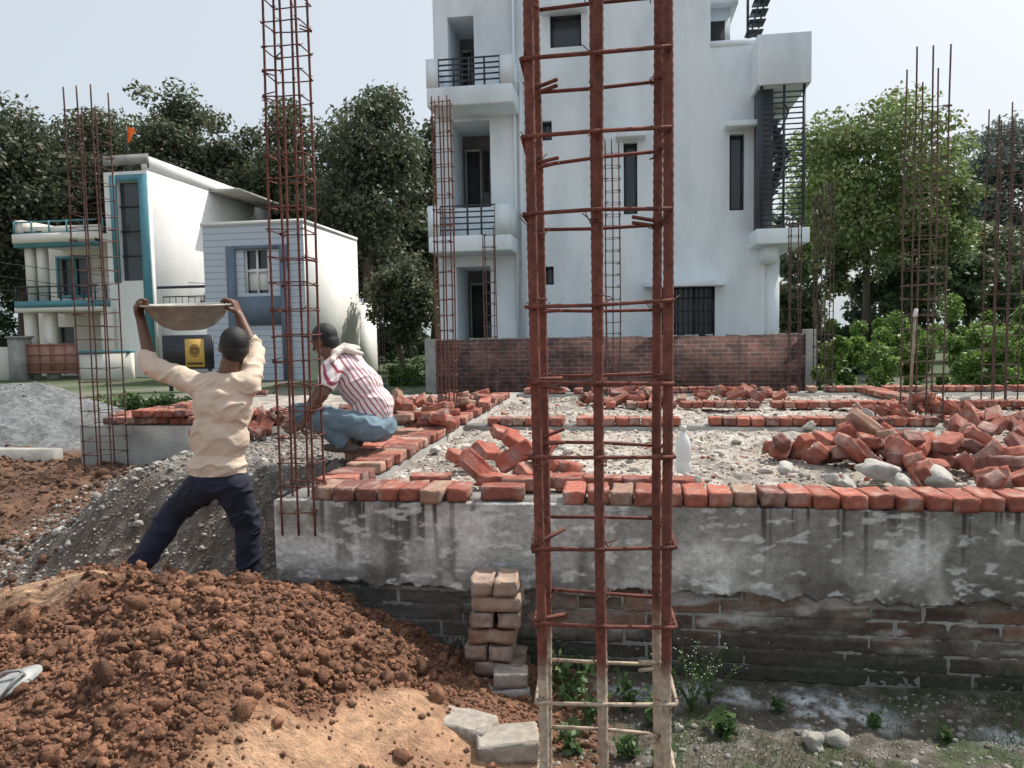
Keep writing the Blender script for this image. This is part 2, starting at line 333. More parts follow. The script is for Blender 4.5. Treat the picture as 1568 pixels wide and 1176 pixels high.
C=C*(1-pm)[...,None]+Pc*pm[...,None]
nx,nz=len(xs),len(zs); V=np.stack([X,Yv,Zz],-1).reshape(-1,3)
i=(np.arange(nz-1)[:,None]*nx+np.arange(nx-1)[None,:]).ravel(); Fq=np.stack([i,i+1,i+nx+1,i+nx],-1)
topi=np.arange(nx)+(nz-1)*nx; V2=V[topi].copy(); V2[:,1]=YF+.05; nV=len(V); Fq2=np.stack([topi[:-1],topi[1:],nV+np.arange(1,nx),nV+np.arange(nx-1)],-1)
lefi=np.arange(nz)*nx; V3=V[lefi].copy(); V3[:,1]=YF+.06; n2_=nV+nx; Fq3=np.stack([lefi[:-1],lefi[1:],n2_+np.arange(1,nz),n2_+np.arange(nz-1)],-1)
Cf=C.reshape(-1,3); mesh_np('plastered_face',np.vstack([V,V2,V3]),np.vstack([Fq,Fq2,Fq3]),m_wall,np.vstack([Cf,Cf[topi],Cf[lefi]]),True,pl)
part(pl,'plastered_face_end',[(3.4,XR,YF-.01,YF+.03,.44,PT),(3.4,XR,YF+.012,YF+.03,-.3,.44)],m_conc)
def fillz(x,y): return .83+.06*(fbm(x*2,y*2,s=101)-.3)+.03*(1-worley(x*9+vn(x*9,y*9),y*9,9))+.03*fbm(x*14,y*14,s=102)-.03
for nm,(xa,xb,ya,yb_,st) in {'rubble_fill':(XL+TW,XR-TW,YF+.2,6.86,.025),'rubble_fill_rear':(XL+TW,XR-TW,7.14,YB-.3,.05),'rubble_fill_side':(XW+.29,XL+.02,7.19,YB,.06)}.items():
    a=np.arange(xa,xb+st,st); b=np.arange(ya,yb_+st,st); X,Y=np.meshgrid(a,b); Z=fillz(X,Y)
    C=np.zeros(X.shape+(3,))+np.array([.44,.385,.325]); C=lerp(C,[.26,.23,.20],sm(fbm(X*3,Y*3,s=103),.45,.62)*.8); C=lerp(C,[.58,.54,.49],sm(fbm(X*7,Y*7,s=104),.53,.63)*.7)
    n_=len(a); i=(np.arange(len(b)-1)[:,None]*n_+np.arange(n_-1)[None,:]).ravel()
    mesh_np(nm,np.stack([X,Y,Z],-1).reshape(-1,3),np.stack([i,i+1,i+n_+1,i+n_],-1),m_ground,C.reshape(-1,3),True,pl)
mb=MB(); n=15000; px=rng.uniform(-1.45,5,n); py=YF+.3+(rng.random(n)**1.5)*6.6; pz=fillz(px,py); s=np.clip(rng.lognormal(-4.75,.58,n),.004,.055)
ok=~((py>6.8)&(py<7.2)); k=ok&(s<=.016); rocks(mb,np.column_stack([px,py,pz+s*.3])[k],s[k],shades([.46,.41,.355],k.sum(),.5,1.35),I1,.6,.6)
k=ok&(s>.016); cs=shades([.50,.455,.40],k.sum(),.6,1.2); bk_=rng.random(k.sum())<.16; cs[bk_]=shades([.36,.13,.09],bk_.sum(),.6,1.2); rocks(mb,np.column_stack([px,py,pz+s*.25])[k],s[k],cs,I2,.6,.6,1.5,facet=6)
mb.make('gravel',m_stone)
mb=MB(); n=13000; px=rng.uniform(-4.9,-1.9,n); py=rng.uniform(4.25,6.9,n); pz=hgt(px,py,True); s=np.clip(rng.lognormal(-4.95,.62,n),.003,.07)
k=s<=.016; rocks(mb,np.column_stack([px,py,pz+s*.25])[k],s[k],shades([.32,.30,.27],k.sum(),.4,1.3),I1,.65,.6)
k=~k; rocks(mb,np.column_stack([px,py,pz+s*.2])[k],s[k],shades([.36,.34,.31],k.sum(),.55,1.25),I2,.65,.6,1.5,facet=6)
n=1500; px=rng.normal(MX,.9,n); py=rng.normal(MY-.2,.8,n); pz=hgt(px,py,True); s=np.clip(rng.lognormal(-4.9,.5,n),.004,.03)
rocks(mb,np.column_stack([px,py,pz]),s,shades([.24,.25,.255],n,.6,1.25),I1,.65,.5)
mb.make('rubble_heap',m_stone)
mb=MB()
for (u,v,z,s) in [(1345,722,.94,.115),(1432,735,.94,.14),(1330,640,.93,.11),(1275,735,.91,.085),(1385,742,.91,.09),(1500,752,.92,.08),(1300,745,.9,.07),(1205,718,.88,.07),(862,597,.9,.12),(1195,700,.87,.05),(760,640,.87,.06),(1060,735,.9,.06),(945,700,.87,.06),(985,678,.87,.05),(1480,612,.9,.1),(1020,610,.9,.12),(665,690,.88,.06),(1230,755,.88,.05),(690,655,.88,.06),(1170,690,.88,.05),(1540,700,.92,.09),(1410,665,.9,.08),(1240,655,.88,.07),(1130,730,.88,.05),(870,690,.87,.05)]:
    p=onZ(u,v,z); rocks(mb,[np.array(p)],[s],[np.array([.48,.46,.42])*random.uniform(.8,1.1)],I3,.62,.7,1.6,facet=9)
for (u,v,s) in [(1245,1132,.045),(1285,1128,.05),(590,1045,.02),(1400,1160,.03),(1040,1110,.03),(1330,1080,.03)]:
    p=onZ(u,v,.05); p.z=H1(p.x,p.y)+s*.3; rocks(mb,[np.array(p)],[s],[np.array([.34,.32,.28])],I3,.8,.6,2.0,facet=5)
mb.make('concrete_lumps',m_stone)
# brick rows
mb=MB(); zc=PT+.038
def row_x(y,xa,xb,z=zc,skip=(),rag=0):
    x=xa
    while x<xb:
        wd=.112+random.uniform(.004,.016)
        if not any(a<x<b for a,b in skip) and random.random()>rag:
            brick(mb,(x+wd/2,y+random.uniform(-.018,.018),z+random.uniform(-.003,.005)),(random.uniform(-.03,.03),random.uniform(-.04,.04),math.pi/2+random.uniform(-.09,.09)))
        x+=wd
def row_y(x,ya,yb,z=zc,rag=0):
    y=ya
    while y<yb:
        wd=.112+random.uniform(.003,.013)
        if random.random()>rag: brick(mb,(x+random.uniform(-.015,.015),y+wd/2,z+random.uniform(-.003,.004)),(random.uniform(-.03,.03),random.uniform(-.04,.04),random.uniform(-.07,.07)))
        y+=wd
xg0=onY(705,760,YF).x; xg1=onY(840,760,YF).x; xs0=onY(476,760,YF).x
row_x(YF+.105,xs0,4.5,skip=((xg0,xg1),))
row_y(-1.62,YF+.25,9.8,rag=.03); row_y(-1.80,4.9,6.9,rag=.25)
row_x(6.97,-1.4,7.5,rag=.12); row_x(7.05,XW+.25,-1.95,rag=.05); row_x(6.98,XW+.6,-3.1,z=zc+.076,rag=.2); row_x(10.6,-1.4,7.6,rag=.2); row_x(8.6,-.2,7.6,z=zc-.01,rag=.15); row_y(3.25,7.3,10.4,rag=.1);row_y(XW+.15,7.3,10.5,rag=.2)
for _ in range(26):
    brick(mb,(random.uniform(-2.0,-1.5),random.uniform(6.2,8.8),zc+.07+random.uniform(0,.05)),(random.uniform(-.3,.3),random.uniform(-.3,.3),random.uniform(0,3)))
for (u,v,rz) in [(770,752,.05),(800,740,.1),(925,738,0),(985,740,.03),(865,735,.3),(1030,741,.1),(660,735,.1)]:
    p=onZ(u,v,.93); brick(mb,(p.x,p.y,.93),(0,0,rz))
mb.make('brick_courses',m_brick,pl)
def pile(name,specs):
    global mb
    mb=MB()
    for (u,v,n,sp,hh) in specs:
        c=onZ(u,v,.92)
        for k in range(n):
            a=random.uniform(0,6.28); r=sp*math.sqrt(random.random()); 
            h=hh*(1-(r/sp)**1.3)*random.uniform(.45,1.0)
            brick(mb,(c.x+r*math.cos(a)*1.25,c.y+r*math.sin(a),.90+h+.02),(random.uniform(-.9,.9),random.uniform(-.9,.9),random.uniform(0,6.28)),half=random.choice([1,1,.7,.45]))
        for k in range(n):   # broken bats and chips
            a=random.uniform(0,6.28); r=sp*1.2*math.sqrt(random.random())
            rocks(mb,[(c.x+r*math.cos(a)*1.25,c.y+r*math.sin(a),.875)],[random.uniform(.015,.045)],[np.array([.37,.13,.09])*random.uniform(.6,1.2)],I2,.7,.5,1.5,facet=7)
    return mb.make(name,m_brick)
pile('brick_pile',[(1400,705,23,.5,.15),(1330,690,16,.33,.20),(1480,698,15,.45,.12),(1560,735,11,.4,.14),(1225,690,4,.25,.04),(1500,745,4,.25,.06),(1520,660,7,.5,.08)])
pile('brick_pile',[(960,612,20,.5,.12),(1000,612,12,.35,.1)])
pile('brick_pile',[(1130,606,18,.45,.14)])
pile('brick_pile',[(1410,635,18,.45,.2),(1540,655,8,.5,.10)])
pile('brick_pile',[(630,630,26,.6,.16),(410,652,20,.5,.16)])
mb=MB()
for (u,v,z,rot) in [(730,715,1.0,(1.2,.75,.5)),(788,700,1.03,(1.15,-.5,.25)),(795,680,1.06,(.5,.6,.5)),(760,735,.93,(0,.1,.15)),(835,705,1.0,(.4,.5,1.4)),(838,680,1.02,(.3,-.4,1.2)),(870,715,.93,(.1,.2,1.2)),(745,690,.98,(.8,.2,1.2)),(880,738,.93,(0,0,.2)),(815,722,.95,(.6,.1,1.)),(775,665,1.0,(.5,.3,.6)),(710,700,.95,(.3,.2,1.))]:
    p=onZ(u,v,z); brick(mb,p,rot,c=(.37,.105,.072))
mb.make('brick_pile',m_brick)
mb=MB(); grey=lambda: np.array([.33,.235,.18])*random.uniform(.7,1.15)
cx=onY(757,960,3.5).x
z=.02; lay=[(0,.0),(1,.03),(0,-.02),(1,.0),(0,.015),(1,.025),(0,.01)]
for kx,(t,o) in enumerate(lay):
    if t==0:
        for s_ in (-1,1): brick(mb,(cx+o+s_*.06,3.52+random.uniform(-.02,.02),z+.04),(0,0,math.pi/2+random.uniform(-.1,.1)),c=grey(),j=.009)
    else:
        for s_ in (-1,1): brick(mb,(cx+o,3.52+s_*.058,z+.04),(0,0,random.uniform(-.08,.08)),c=grey() if kx%3 else (.24,.13,.09),j=.009)
    z+=.081
brick(mb,(cx+.09,3.36,.06),(0,0,.3),c=(.36,.33,.3),half=.8); brick(mb,(cx+.10,3.37,.135),(0,0,.1),c=(.3,.27,.25),half=.7)
mb.make('brick_stack',m_brick)
mb=MB()
for (u,v,rz,sc,cl) in [(712,1115,-.35,1.15,(.36,.32,.27)),(778,1140,.25,1.1,(.33,.29,.24))]:
    p=onZ(u,v,.10); V,Fc=BRK
    W=V*np.array([sc,1.3,1.4]); W=W+(fbm(W[:,0]*30,W[:,1]*30,W[:,2]*30,s=3)[:,None]-.5)*.014; W=W@rotm(.05,-.05,rz).T+np.array(p)
    k=sm(fbm(W[:,0]*15,W[:,1]*15,W[:,2]*15,s=6),.4,.6)[:,None]; mb.add(W,F3=Fc,c=np.array(cl)*(1-k*.5)+np.array([.5,.46,.42])*k*.35)
mb.make('concrete_block',m_brick)
# ---------------------------------------------------------------- rebar cages
def cage(name,x,y,w_,dp,z0,z1,nb=3,r=.008,tr=.004,sp=.15,ribs=False,ext=.0,rust=(.17,.065,.04),cement=None,seed=0,lean=(0,0),hooks=True,bk=0):
    rd=random.Random(seed); mb=MB(); pos=[]
    for iy in (0,1):
        for ix in range(nb): pos.append((x-w_/2+w_*ix/(nb-1)+bk*iy,y+dp*iy))
    def off(z,k): 
        t=(z-z0)/(z1-z0); return np.array([lean[0]*t+.005*math.sin(z*2.1+k*1.7)*min(1,t*3),lean[1]*t+.005*math.cos(z*1.7+k)*min(1,t*3)])
    nn=10 if ribs else 6
    for k,(bx_,by_) in enumerate(pos):
        zt=z1+ext*rd.uniform(.4,1); st=.009 if ribs else .12
        zz=np.arange(z0-.05,zt,st); pts=[(bx_+off(z,k)[0],by_+off(z,k)[1],z) for z in zz]
        rad=np.full(len(zz),r)
        if ribs: rad=r*(1+.13*((np.arange(len(zz))%2)))
        c=np.array(rust)[None,:]*(.7+.6*fbm(zz*4+k*7,zz*0+k,s=11))[:,None]
        tube(mb,pts,rad,nn,c=(1,1,1)); cc=np.repeat(c,nn,0)
        if cement is not None:
            t=1-sm(zz+.12*vn(zz*6+k,zz*0,s=k),cement-.05,cement+.06); cw=np.repeat(np.clip(t*(.5+.8*vn(zz*14,zz*0+k,s=9)),0,1),nn)[:,None]; cc=cc*(1-cw)+np.array([.46,.38,.29])*cw
        mb.C[-1]=np.vstack([cc,cc[:1],cc[-1:]])
    z=z0+sp*.6; e=r+tr
    while z<z1:
        o=off(z,0); ti=[rd.uniform(-.012,.012)*(w_/.25) for _ in range(4)]
        cs_=[(x-w_/2-e+o[0],y-e+o[1]),(x+w_/2+e+o[0],y-e+o[1]),(x+w_/2+e+o[0]+bk,y+dp+e+o[1]),(x-w_/2-e+o[0]+bk,y+dp+e+o[1])]
        P=[(cs_[q%4][0],cs_[q%4][1],z+ti[q%4]) for q in range(5)]
        cr=np.array(rust)*rd.uniform(.75,1.25)
        if cement is not None and z<cement: cr=np.array([.42,.34,.26])
        for q in range(4):
            A_,B_=np.array(P[q]),np.array(P[q+1]); md=(A_+B_)/2+np.array([0,0,rd.uniform(-.004,.004)]); tube(mb,[A_,md,B_],tr,6,c=cr)
        if hooks:
            q=rd.choice([0,1,2,3]); cxx,cyy=cs_[q]; dx_,dy_=(x+o[0]-cxx),(y+dp/2+o[1]-cyy); L=math.hypot(dx_,dy_); ln=min(.075,w_*.35)
            for s_ in (-.012,.014): tube(mb,[(cxx,cyy,z+ti[q]+s_*.4),(cxx+dx_/L*ln,cyy+dy_/L*ln,z+ti[q]+s_+rd.uniform(-.01,.02))],tr,6,c=cr)
        if ribs or w_<.26:
            for (bx_,by_) in pos:
                for _ in range(2 if ribs else 1):
                    a=rd.uniform(0,6.28); cx_,cy_=bx_+o[0],by_+o[1]; rr=r*1.22
                    tube(mb,[(cx_+math.cos(a+t)*rr,cy_+math.sin(a+t)*rr,z+rd.uniform(-.014,.014)) for t in (0,1.5,3,4.6,6)]+[(cx_+math.cos(a)*(rr+.016),cy_+math.sin(a)*(rr+.016),z+.01)],.0012 if ribs else .002,4,c=np.array(rust)*.7)
        z+=sp*rd.uniform(.93,1.07)
    return mb.make(name,m_rust,smooth=True)
p=atD(921,700,1.42); cage('rebar_column_cage',p.x,p.y,.246,.165,0,3.4,3,.0092,.0040,.155,True,rust=(.165,.052,.036),cement=1.15,seed=3,bk=-.008)
p=onZ(453,765,.90); cage('rebar_column_cage',p.x,p.y+.02,.185,.14,.75,4.6,3,.007,.0035,.135,False,rust=(.145,.05,.038),seed=5)
p=onZ(147,655,.9); cage('rebar_column_cage',p.x,p.y,.30,.24,.4,4.05,3,.008,.004,.14,ext=.25,rust=(.10,.05,.04),seed=6)
p=onZ(684,637,.93); cage('rebar_column_cage',p.x,p.y,.165,.13,.8,4.15,3,.008,.004,.15,ext=.08,rust=(.14,.06,.045),seed=7)
p=onZ(752,603,.9); cage('rebar_column_cage',p.x,p.y,.15,.15,.8,3.2,2,.008,.004,.16,ext=.08,rust=(.09,.05,.045),seed=8)
p=onZ(940,603,.9); cage('rebar_column_cage',p.x,p.y,.19,.17,.8,4.25,3,.008,.004,.16,ext=.2,rust=(.12,.06,.05),seed=9)
p=onZ(1217,598,.9); cage('rebar_column_cage',p.x,p.y,.13,.13,.7,3.2,2,.008,.004,.17,ext=.1,rust=(.08,.05,.045),seed=10)
p=onZ(1262,596,.85); cage('rebar_column_cage',p.x,p.y,.22,.2,.7,3.75,3,.008,.004,.17,ext=.2,rust=(.08,.05,.045),seed=11)
p=onZ(1418,640,.92); cage('rebar_column_cage',p.x,p.y,.28,.24,.8,3.75,3,.008,.004,.14,ext=.75,rust=(.11,.07,.055),seed=12)
p=onZ(1538,618,.9); cage('rebar_column_cage',p.x,p.y,.26,.24,.8,3.9,3,.008,.004,.15,ext=.3,rust=(.10,.06,.05),seed=13)
p=onZ(584,592,.6); cage('rebar_column_cage',p.x,p.y,.12,.12,.5,2.4,2,.008,.004,.17,ext=.1,rust=(.08,.05,.045),seed=14)
mb=MB(); p=onZ(1392,640,.93); q=atD(1401,485,p.y/1.09); tube(mb,[tuple(p),tuple(q)],[.014,.012],8,c=(.3,.24,.18)); tube(mb,[tuple(q),(q.x+.01,q.y,q.z+.07)],[.022,.016],8,c=(.7,.7,.66)); mb.make('wooden_stake',m_stone)
# ---------------------------------------------------------------- bottle
m_plast=M('bottle_plastic',(.82,.84,.84),(.72,.74,.73),scale=10,rough=.3,transl=.2)
bo=empty('plastic_bottle'); p=onZ(1044,722,.88); bo.location=(p.x+.01,p.y,.875)
lathe('body',[(0,0),(.042,.0),(.048,.01),(.048,.07),(.045,.075),(.048,.08),(.048,.16),(.045,.19),(.03,.225),(.016,.245),(.015,.262),(0,.262)],m_plast,bo,(0,0,0),32)
lathe('cap',[(0,.29),(.018,.29),(.019,.262),(.0,.262)],M('cap',(.7,.7,.66),rough=.4),bo,(0,0,0.001),24)
# ---------------------------------------------------------------- flip flop
ff=empty('flip_flop'); mb=MB(); a=np.linspace(0,2*np.pi,40,endpoint=False)
ox=np.cos(a)*.13; oy=np.sin(a)*(.045+.008*np.cos(a)); V=np.vstack([np.column_stack([ox,oy,0*a]),np.column_stack([ox,oy,0*a+.016]),[[0,0,0],[0,0,.016]]])
F4=[[i_,(i_+1)%40,40+(i_+1)%40,40+i_] for i_ in range(40)]; F3=[[80,(i_+1)%40,i_] for i_ in range(40)]+[[81,40+i_,40+(i_+1)%40] for i_ in range(40)]
mb.add(V,F3=F3,F4=F4); o=mb.make('sole',M('sole_rubber',(.42,.43,.42),(.2,.2,.2),scale=20,rough=.6),ff)
mb=MB(); 
for s_ in (-1,1): tube(mb,[(.07,0,.016),(.06,s_*.012,.04),(.02,s_*.035,.045),(-.03,s_*.045,.012)],.006,8)
mb.make('strap',M('strap_rubber',(.22,.23,.23),rough=.5),ff,True)
best=min(np.arange(1.5,3.6,.02),key=lambda D:abs((atD(8,1055,D)).z-H1(atD(8,1055,D).x,atD(8,1055,D).y)-.03)); pp=atD(8,1055,best); ff.location=pp; ff.rotation_euler=(.35,-.25,1.0)
# ---------------------------------------------------------------- leaves / trees
def leafmesh(P,size,nb=None,asp=.55,seed=0):
    g=np.random.default_rng(seed); n=len(P); d=g.normal(size=(n,3)); d/=np.linalg.norm(d,axis=1)[:,None]
    if nb is None: nb=np.array([0,0,1.])
    nn=g.normal(size=(n,3))*.8+nb; nn/=np.linalg.norm(nn,axis=1)[:,None]
    d=d-(d*nn).sum(1)[:,None]*nn; d/=np.linalg.norm(d,axis=1)[:,None]+1e-9; s_=np.cross(nn,d); sz=(size*g.uniform(.6,1.3,n))[:,None]
    V=np.stack([P-d*sz*.5,P+s_*sz*asp*.5+nn*sz*.06,P+d*sz*.5-nn*sz*.08,P-s_*sz*asp*.5+nn*sz*.06],1).reshape(-1,3)
    return V,np.arange(4*n).reshape(-1,4)
def tree(name,x,y,z0,H,rx,rz,n,ls,col,seed,tr=.2,ncl=34):
    g=np.random.default_rng(seed); root=empty(name); cz=H-rz
    dirs=g.normal(size=(ncl,3)); dirs/=np.linalg.norm(dirs,axis=1)[:,None]; rad=g.random(ncl)**(.42)
    rc=rx*g.uniform(.22,.40,ncl); c=np.array([x,y,z0+cz])+dirs*rad[:,None]*np.array([rx*.8,rx*.8,rz*.84])
    wts=rc**2; k=g.choice(ncl,n,p=wts/wts.sum()); q=g.normal(size=(n,3)); q/=np.linalg.norm(q,axis=1)[:,None]
    rr=g.random(n)**.38; P=c[k]+q*(rr*rc[k])[:,None]*np.array([1.1,1.1,.72]); P+=g.normal(size=(n,3))*ls*.45
    V,Fq=leafmesh(P,np.full(n,ls),q*.7+np.array([0,0,.6]),seed=seed)
    br=(.65+.6*g.random(ncl))[k]*(g.uniform(.65,1.35,n)); yl=g.random(n)
    Cc=np.array(col)[None,:]*br[:,None]; Cc[:,0]*=1+.35*(yl>.8); Cc=np.repeat(Cc,4,0)
    mesh_np('leaves',V,Fq,m_leaf,Cc,False,root)
    mb=MB(); bend=g.normal(size=2)*.3; zz=np.linspace(0,1,7)
    tp=[(x+bend[0]*math.sin(t*2.5),y+bend[1]*math.sin(t*2),z0-.2+t*(cz+rz*.4)) for t in zz]
    tube(mb,tp,tr*(1.15-.85*zz),8)
    for j in range(min(ncl,14)):
        t=g.uniform(.45,.95); b=np.array([np.interp(t,zz,[q_[i_] for q_ in tp]) for i_ in range(3)]); e=c[j]; mid=(b+e)/2+np.array([0,0,-.08*rx])+g.normal(size=3)*.1*rx
        tube(mb,[b,mid,e],[tr*.42*(1.2-t),tr*.28*(1.2-t),tr*.07],6)
    mb.make('trunk',m_bark,root,True); return root
DK=(.082,.108,.060); DK2=(.098,.124,.068)
def T(u,vtop,D,wpx,rzf,n,ls,col,seed,name='tree',tr=.25,ncl=34,z0=.3):
    p=atD(u,vtop,D); H=p.z-z0; rx=wpx*D/F/2; return tree(name,p.x,p.y,z0,H,rx,H*rzf,n,ls,col,seed,tr,ncl)
T(15,108,34,230,.40,16000,.26,DK,1,tr=.3,ncl=70)
T(-110,120,31,180,.38,6000,.28,DK2,2,tr=.3)
T(135,140,37,180,.40,13000,.26,DK2,3,ncl=60)
T(245,92,36,190,.40,16000,.26,DK,4,ncl=70)
T(350,135,36,150,.40,12000,.26,DK2,5,ncl=55)
T(555,95,33,210,.41,19000,.25,DK,6,tr=.32,ncl=80)
T(455,125,36,160,.40,13000,.26,DK2,7,ncl=60)
T(655,155,38,110,.40,9000,.26,DK,8,ncl=45)
T(300,150,42,240,.42,10000,.34,DK,21,ncl=60); T(80,165,42,260,.42,10000,.34,DK,22,ncl=60); T(500,165,42,260,.44,11000,.34,DK,23,ncl=60); T(190,160,43,200,.42,9000,.34,DK2,28,ncl=50); T(400,165,43,200,.42,9000,.34,DK2,29,ncl=50); T(620,200,43,160,.42,7000,.34,DK,30,ncl=40)
T(620,370,27,120,.40,8000,.2,DK2,24,tr=.12); T(430,280,38,160,.42,6000,.3,DK2,26)
LG=(.165,.235,.08)
T(1335,104,20,270,.36,18000,.155,LG,31,tr=.13,ncl=70)
T(1430,200,21,170,.33,9000,.16,LG,32,tr=.1,ncl=40)
T(1272,240,22,130,.33,8000,.16,(.14,.20,.07),33,tr=.1,ncl=36)
HZ=(.20,.25,.22)  # far leaf colour, paled and blued to carry the distance haze
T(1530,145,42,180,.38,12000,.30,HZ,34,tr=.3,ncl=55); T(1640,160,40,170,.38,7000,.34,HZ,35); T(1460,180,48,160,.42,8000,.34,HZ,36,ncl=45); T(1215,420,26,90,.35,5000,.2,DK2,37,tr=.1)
T(1490,330,28,150,.36,7000,.2,(.13,.18,.08),38,tr=.12,ncl=36); T(1390,360,27,120,.36,5000,.2,(.13,.18,.08),39,tr=.1,ncl=30)
def mass(name,pts,n,ls,col,seed):
    g=np.random.default_rng(seed); P=[]
    for (x,y,z0,rx,ry,h) in pts:
        ncl=int(8+rx*2); c=np.column_stack([x+g.uniform(-1,1,ncl)*rx,y+g.uniform(-1,1,ncl)*ry,z0+g.random(ncl)**.8*h]); rc=g.uniform(.25,.55,ncl)*max(.5,min(rx,h)*.6)
        k=g.integers(0,ncl,n); q=g.normal(size=(n,3)); q/=np.linalg.norm(q,axis=1)[:,None]; P.append(c[k]+q*(g.random(n)**.4*rc[k])[:,None])
    P=np.vstack(P); V,Fq=leafmesh(P,np.full(len(P),ls),seed=seed); b=g.uniform(.55,1.4,len(P)); mesh_np(name,V,Fq,m_leaf,np.repeat(np.array(col)*b[:,None],4,0))
xs_=[onY(u,500,50).x for u in range(-120,1750,95)]
mass('distant_tree_line',[(x,50+random.uniform(-3,3),.2,3.5,2,8.+random.uniform(-1,1.5)) for x in xs_],3000,.46,(.08,.11,.07),41)
mass('distant_undergrowth',[(onY(u,500,36).x,36,.2,2.2,1,2.6) for u in range(-100,720,75)],1500,.26,(.06,.095,.04),42)
BG=(.14,.24,.05)
b_=[]
for (u,Y_,h) in [(1265,15.5,.9),(1300,14.5,1.0),(1350,15,1.0),(1400,16,1.2),(1450,15,1.1),(1500,14.5,1.5),(1550,15,1.2),(1610,15,1.8),(1470,18,1.8),(1560,18,2.0),(1320,18,1.4),(1680,16,2)]:
    b_.append((onY(u,560,Y_).x,Y_,.5,.75,.6,h))
mass('bushes',b_,2400,.10,BG,43)
mass('dark_bushes',[(onY(u,560,22).x,22,.4,1.5,1,3.) for u in range(1260,1700,70)],2200,.2,(.075,.115,.05),44)
mass('garden_plants',[(onY(u,560,19).x,19,.4,.5,.3,.6) for u in (598,625,645)]+[(onY(u,600,13).x,13,.4,.7,.3,.15) for u in (190,230,270,420,640)],900,.09,(.10,.17,.04),45)
# ---------------------------------------------------------------- weeds and grass near wall
def weed(name,x,y,h,n,ls,col,seed,flower=False):
    g=np.random.default_rng(seed); root=empty(name); mb=MB(); z0=H1(x,y); tips=[]
    for s_ in range(n):
        a=g.uniform(0,6.28); sp=g.uniform(.15,.6)*h; hh=h*g.uniform(.5,1); pts=[(x+math.cos(a)*sp*t**1.4,y+math.sin(a)*sp*t**1.4*.6,z0+hh*t) for t in (0,.3,.6,.85,1)]
        tube(mb,pts,[.003,.0026,.002,.0016,.001],5,c=(.09,.14,.04))
        for t in g.uniform(.15,1,int(9)): tips.append([np.interp(t,(0,.3,.6,.85,1),[q[i_] for q in pts]) for i_ in range(3)])
        if flower:
            for _ in range(3):
                e=np.array(pts[-1])+g.normal(size=3)*.022; V,Fc=I1; mb.add(V*.0035*np.array([1,1,.5])+e,F3=Fc,c=(.7,.7,.62))
    mb.make('stems',m_stone,root,True); P=np.array(tips)+g.normal(size=(len(tips),3))*ls*.35
    V,Fq=leafmesh(P,np.full(len(P),ls),asp=.6,seed=seed); mesh_np('leaves',V,Fq,m_leaf,np.repeat(np.array(col)*g.uniform(.6,1.4,len(P))[:,None],4,0),False,root)
for j,(u,v,h,n,ls,fl) in enumerate([(870,1075,.28,10,.045,0),(905,1100,.2,9,.04,0),(960,1080,.22,9,.04,0),(1000,1100,.17,8,.045,0),(1058,1085,.32,15,.022,1),(1085,1075,.26,9,.022,1),(1108,1118,.07,6,.07,0),(880,1150,.12,8,.045,0),(960,1150,.10,8,.045,0),(1190,1085,.07,6,.03,0),(860,1040,.2,7,.045,0),(1020,1060,.22,8,.035,0),(1450,1120,.05,6,.03,0),(1340,1100,.06,8,.03,0),(1010,1165,.08,8,.04,0)]):
    p=onZ(u,v,.04); weed('flowering_weed' if fl else 'weed',p.x,p.y,h,n,ls,(.075,.135,.042),200+j,fl)
g=rng; n=22000; px=g.uniform(-.25,3,n); py=g.uniform(2.2,3.66,n); kk=fbm(px*3,py*3,s=75)+.25*(g.random(n)-.5); ok=kk>.5; px,py=px[ok],py[ok]; n=len(px); pz=hgt(px,py,True)
a=g.uniform(0,6.28,n); hh=g.uniform(.012,.045,n); w_=.0022; dx,dy=np.cos(a),np.sin(a); ln=g.normal(size=(n,2))*.018
V=np.stack([np.column_stack([px-dx*w_,py-dy*w_,pz-.004]),np.column_stack([px+dx*w_,py+dy*w_,pz-.004]),np.column_stack([px+ln[:,0],py+ln[:,1],pz+hh])],1).reshape(-1,3)
mesh_np('grass',V,np.arange(3*n).reshape(-1,3),m_leaf,np.repeat(np.array([.085,.13,.045])*g.uniform(.5,1.5,n)[:,None],3,0))
mb=MB(); n=4500; px=g.uniform(-.3,3,n); py=g.uniform(2.2,3.66,n); pz=hgt(px,py,True); s=np.clip(g.lognormal(-5.2,.6,n),.003,.03)
rocks(mb,np.column_stack([px,py,pz]),s,shades([.24,.22,.19],n,.4,1.6),I1,.65,.5); mb.make('pebbles',m_stone)
# ---------------------------------------------------------------- boundary wall
YW=14.3
mt=bpy.data.materials.new('boundary_brickwork'); mt.use_nodes=True; n_=mt.node_tree.nodes; l_=mt.node_tree.links; p_=n_['Principled BSDF']; p_.inputs['Roughness'].default_value=.95
tc=n_.new('ShaderNodeTexCoord'); mp=n_.new('ShaderNodeMapping'); mp.inputs['Rotation'].default_value=(math.radians(-90),0,0); l_.new(tc.outputs['Object'],mp.inputs[0])
bt=n_.new('ShaderNodeTexBrick'); l_.new(mp.outputs[0],bt.inputs[0]); bt.inputs['Scale'].default_value=1; bt.inputs['Brick Width'].default_value=.235; bt.inputs['Row Height'].default_value=.083; bt.inputs['Mortar Size'].default_value=.011; bt.inputs['Mortar Smooth'].default_value=.3
bt.inputs['Color1'].default_value=(.18,.08,.065,1); bt.inputs['Color2'].default_value=(.10,.055,.05,1); bt.inputs['Mortar'].default_value=(.20,.165,.155,1)
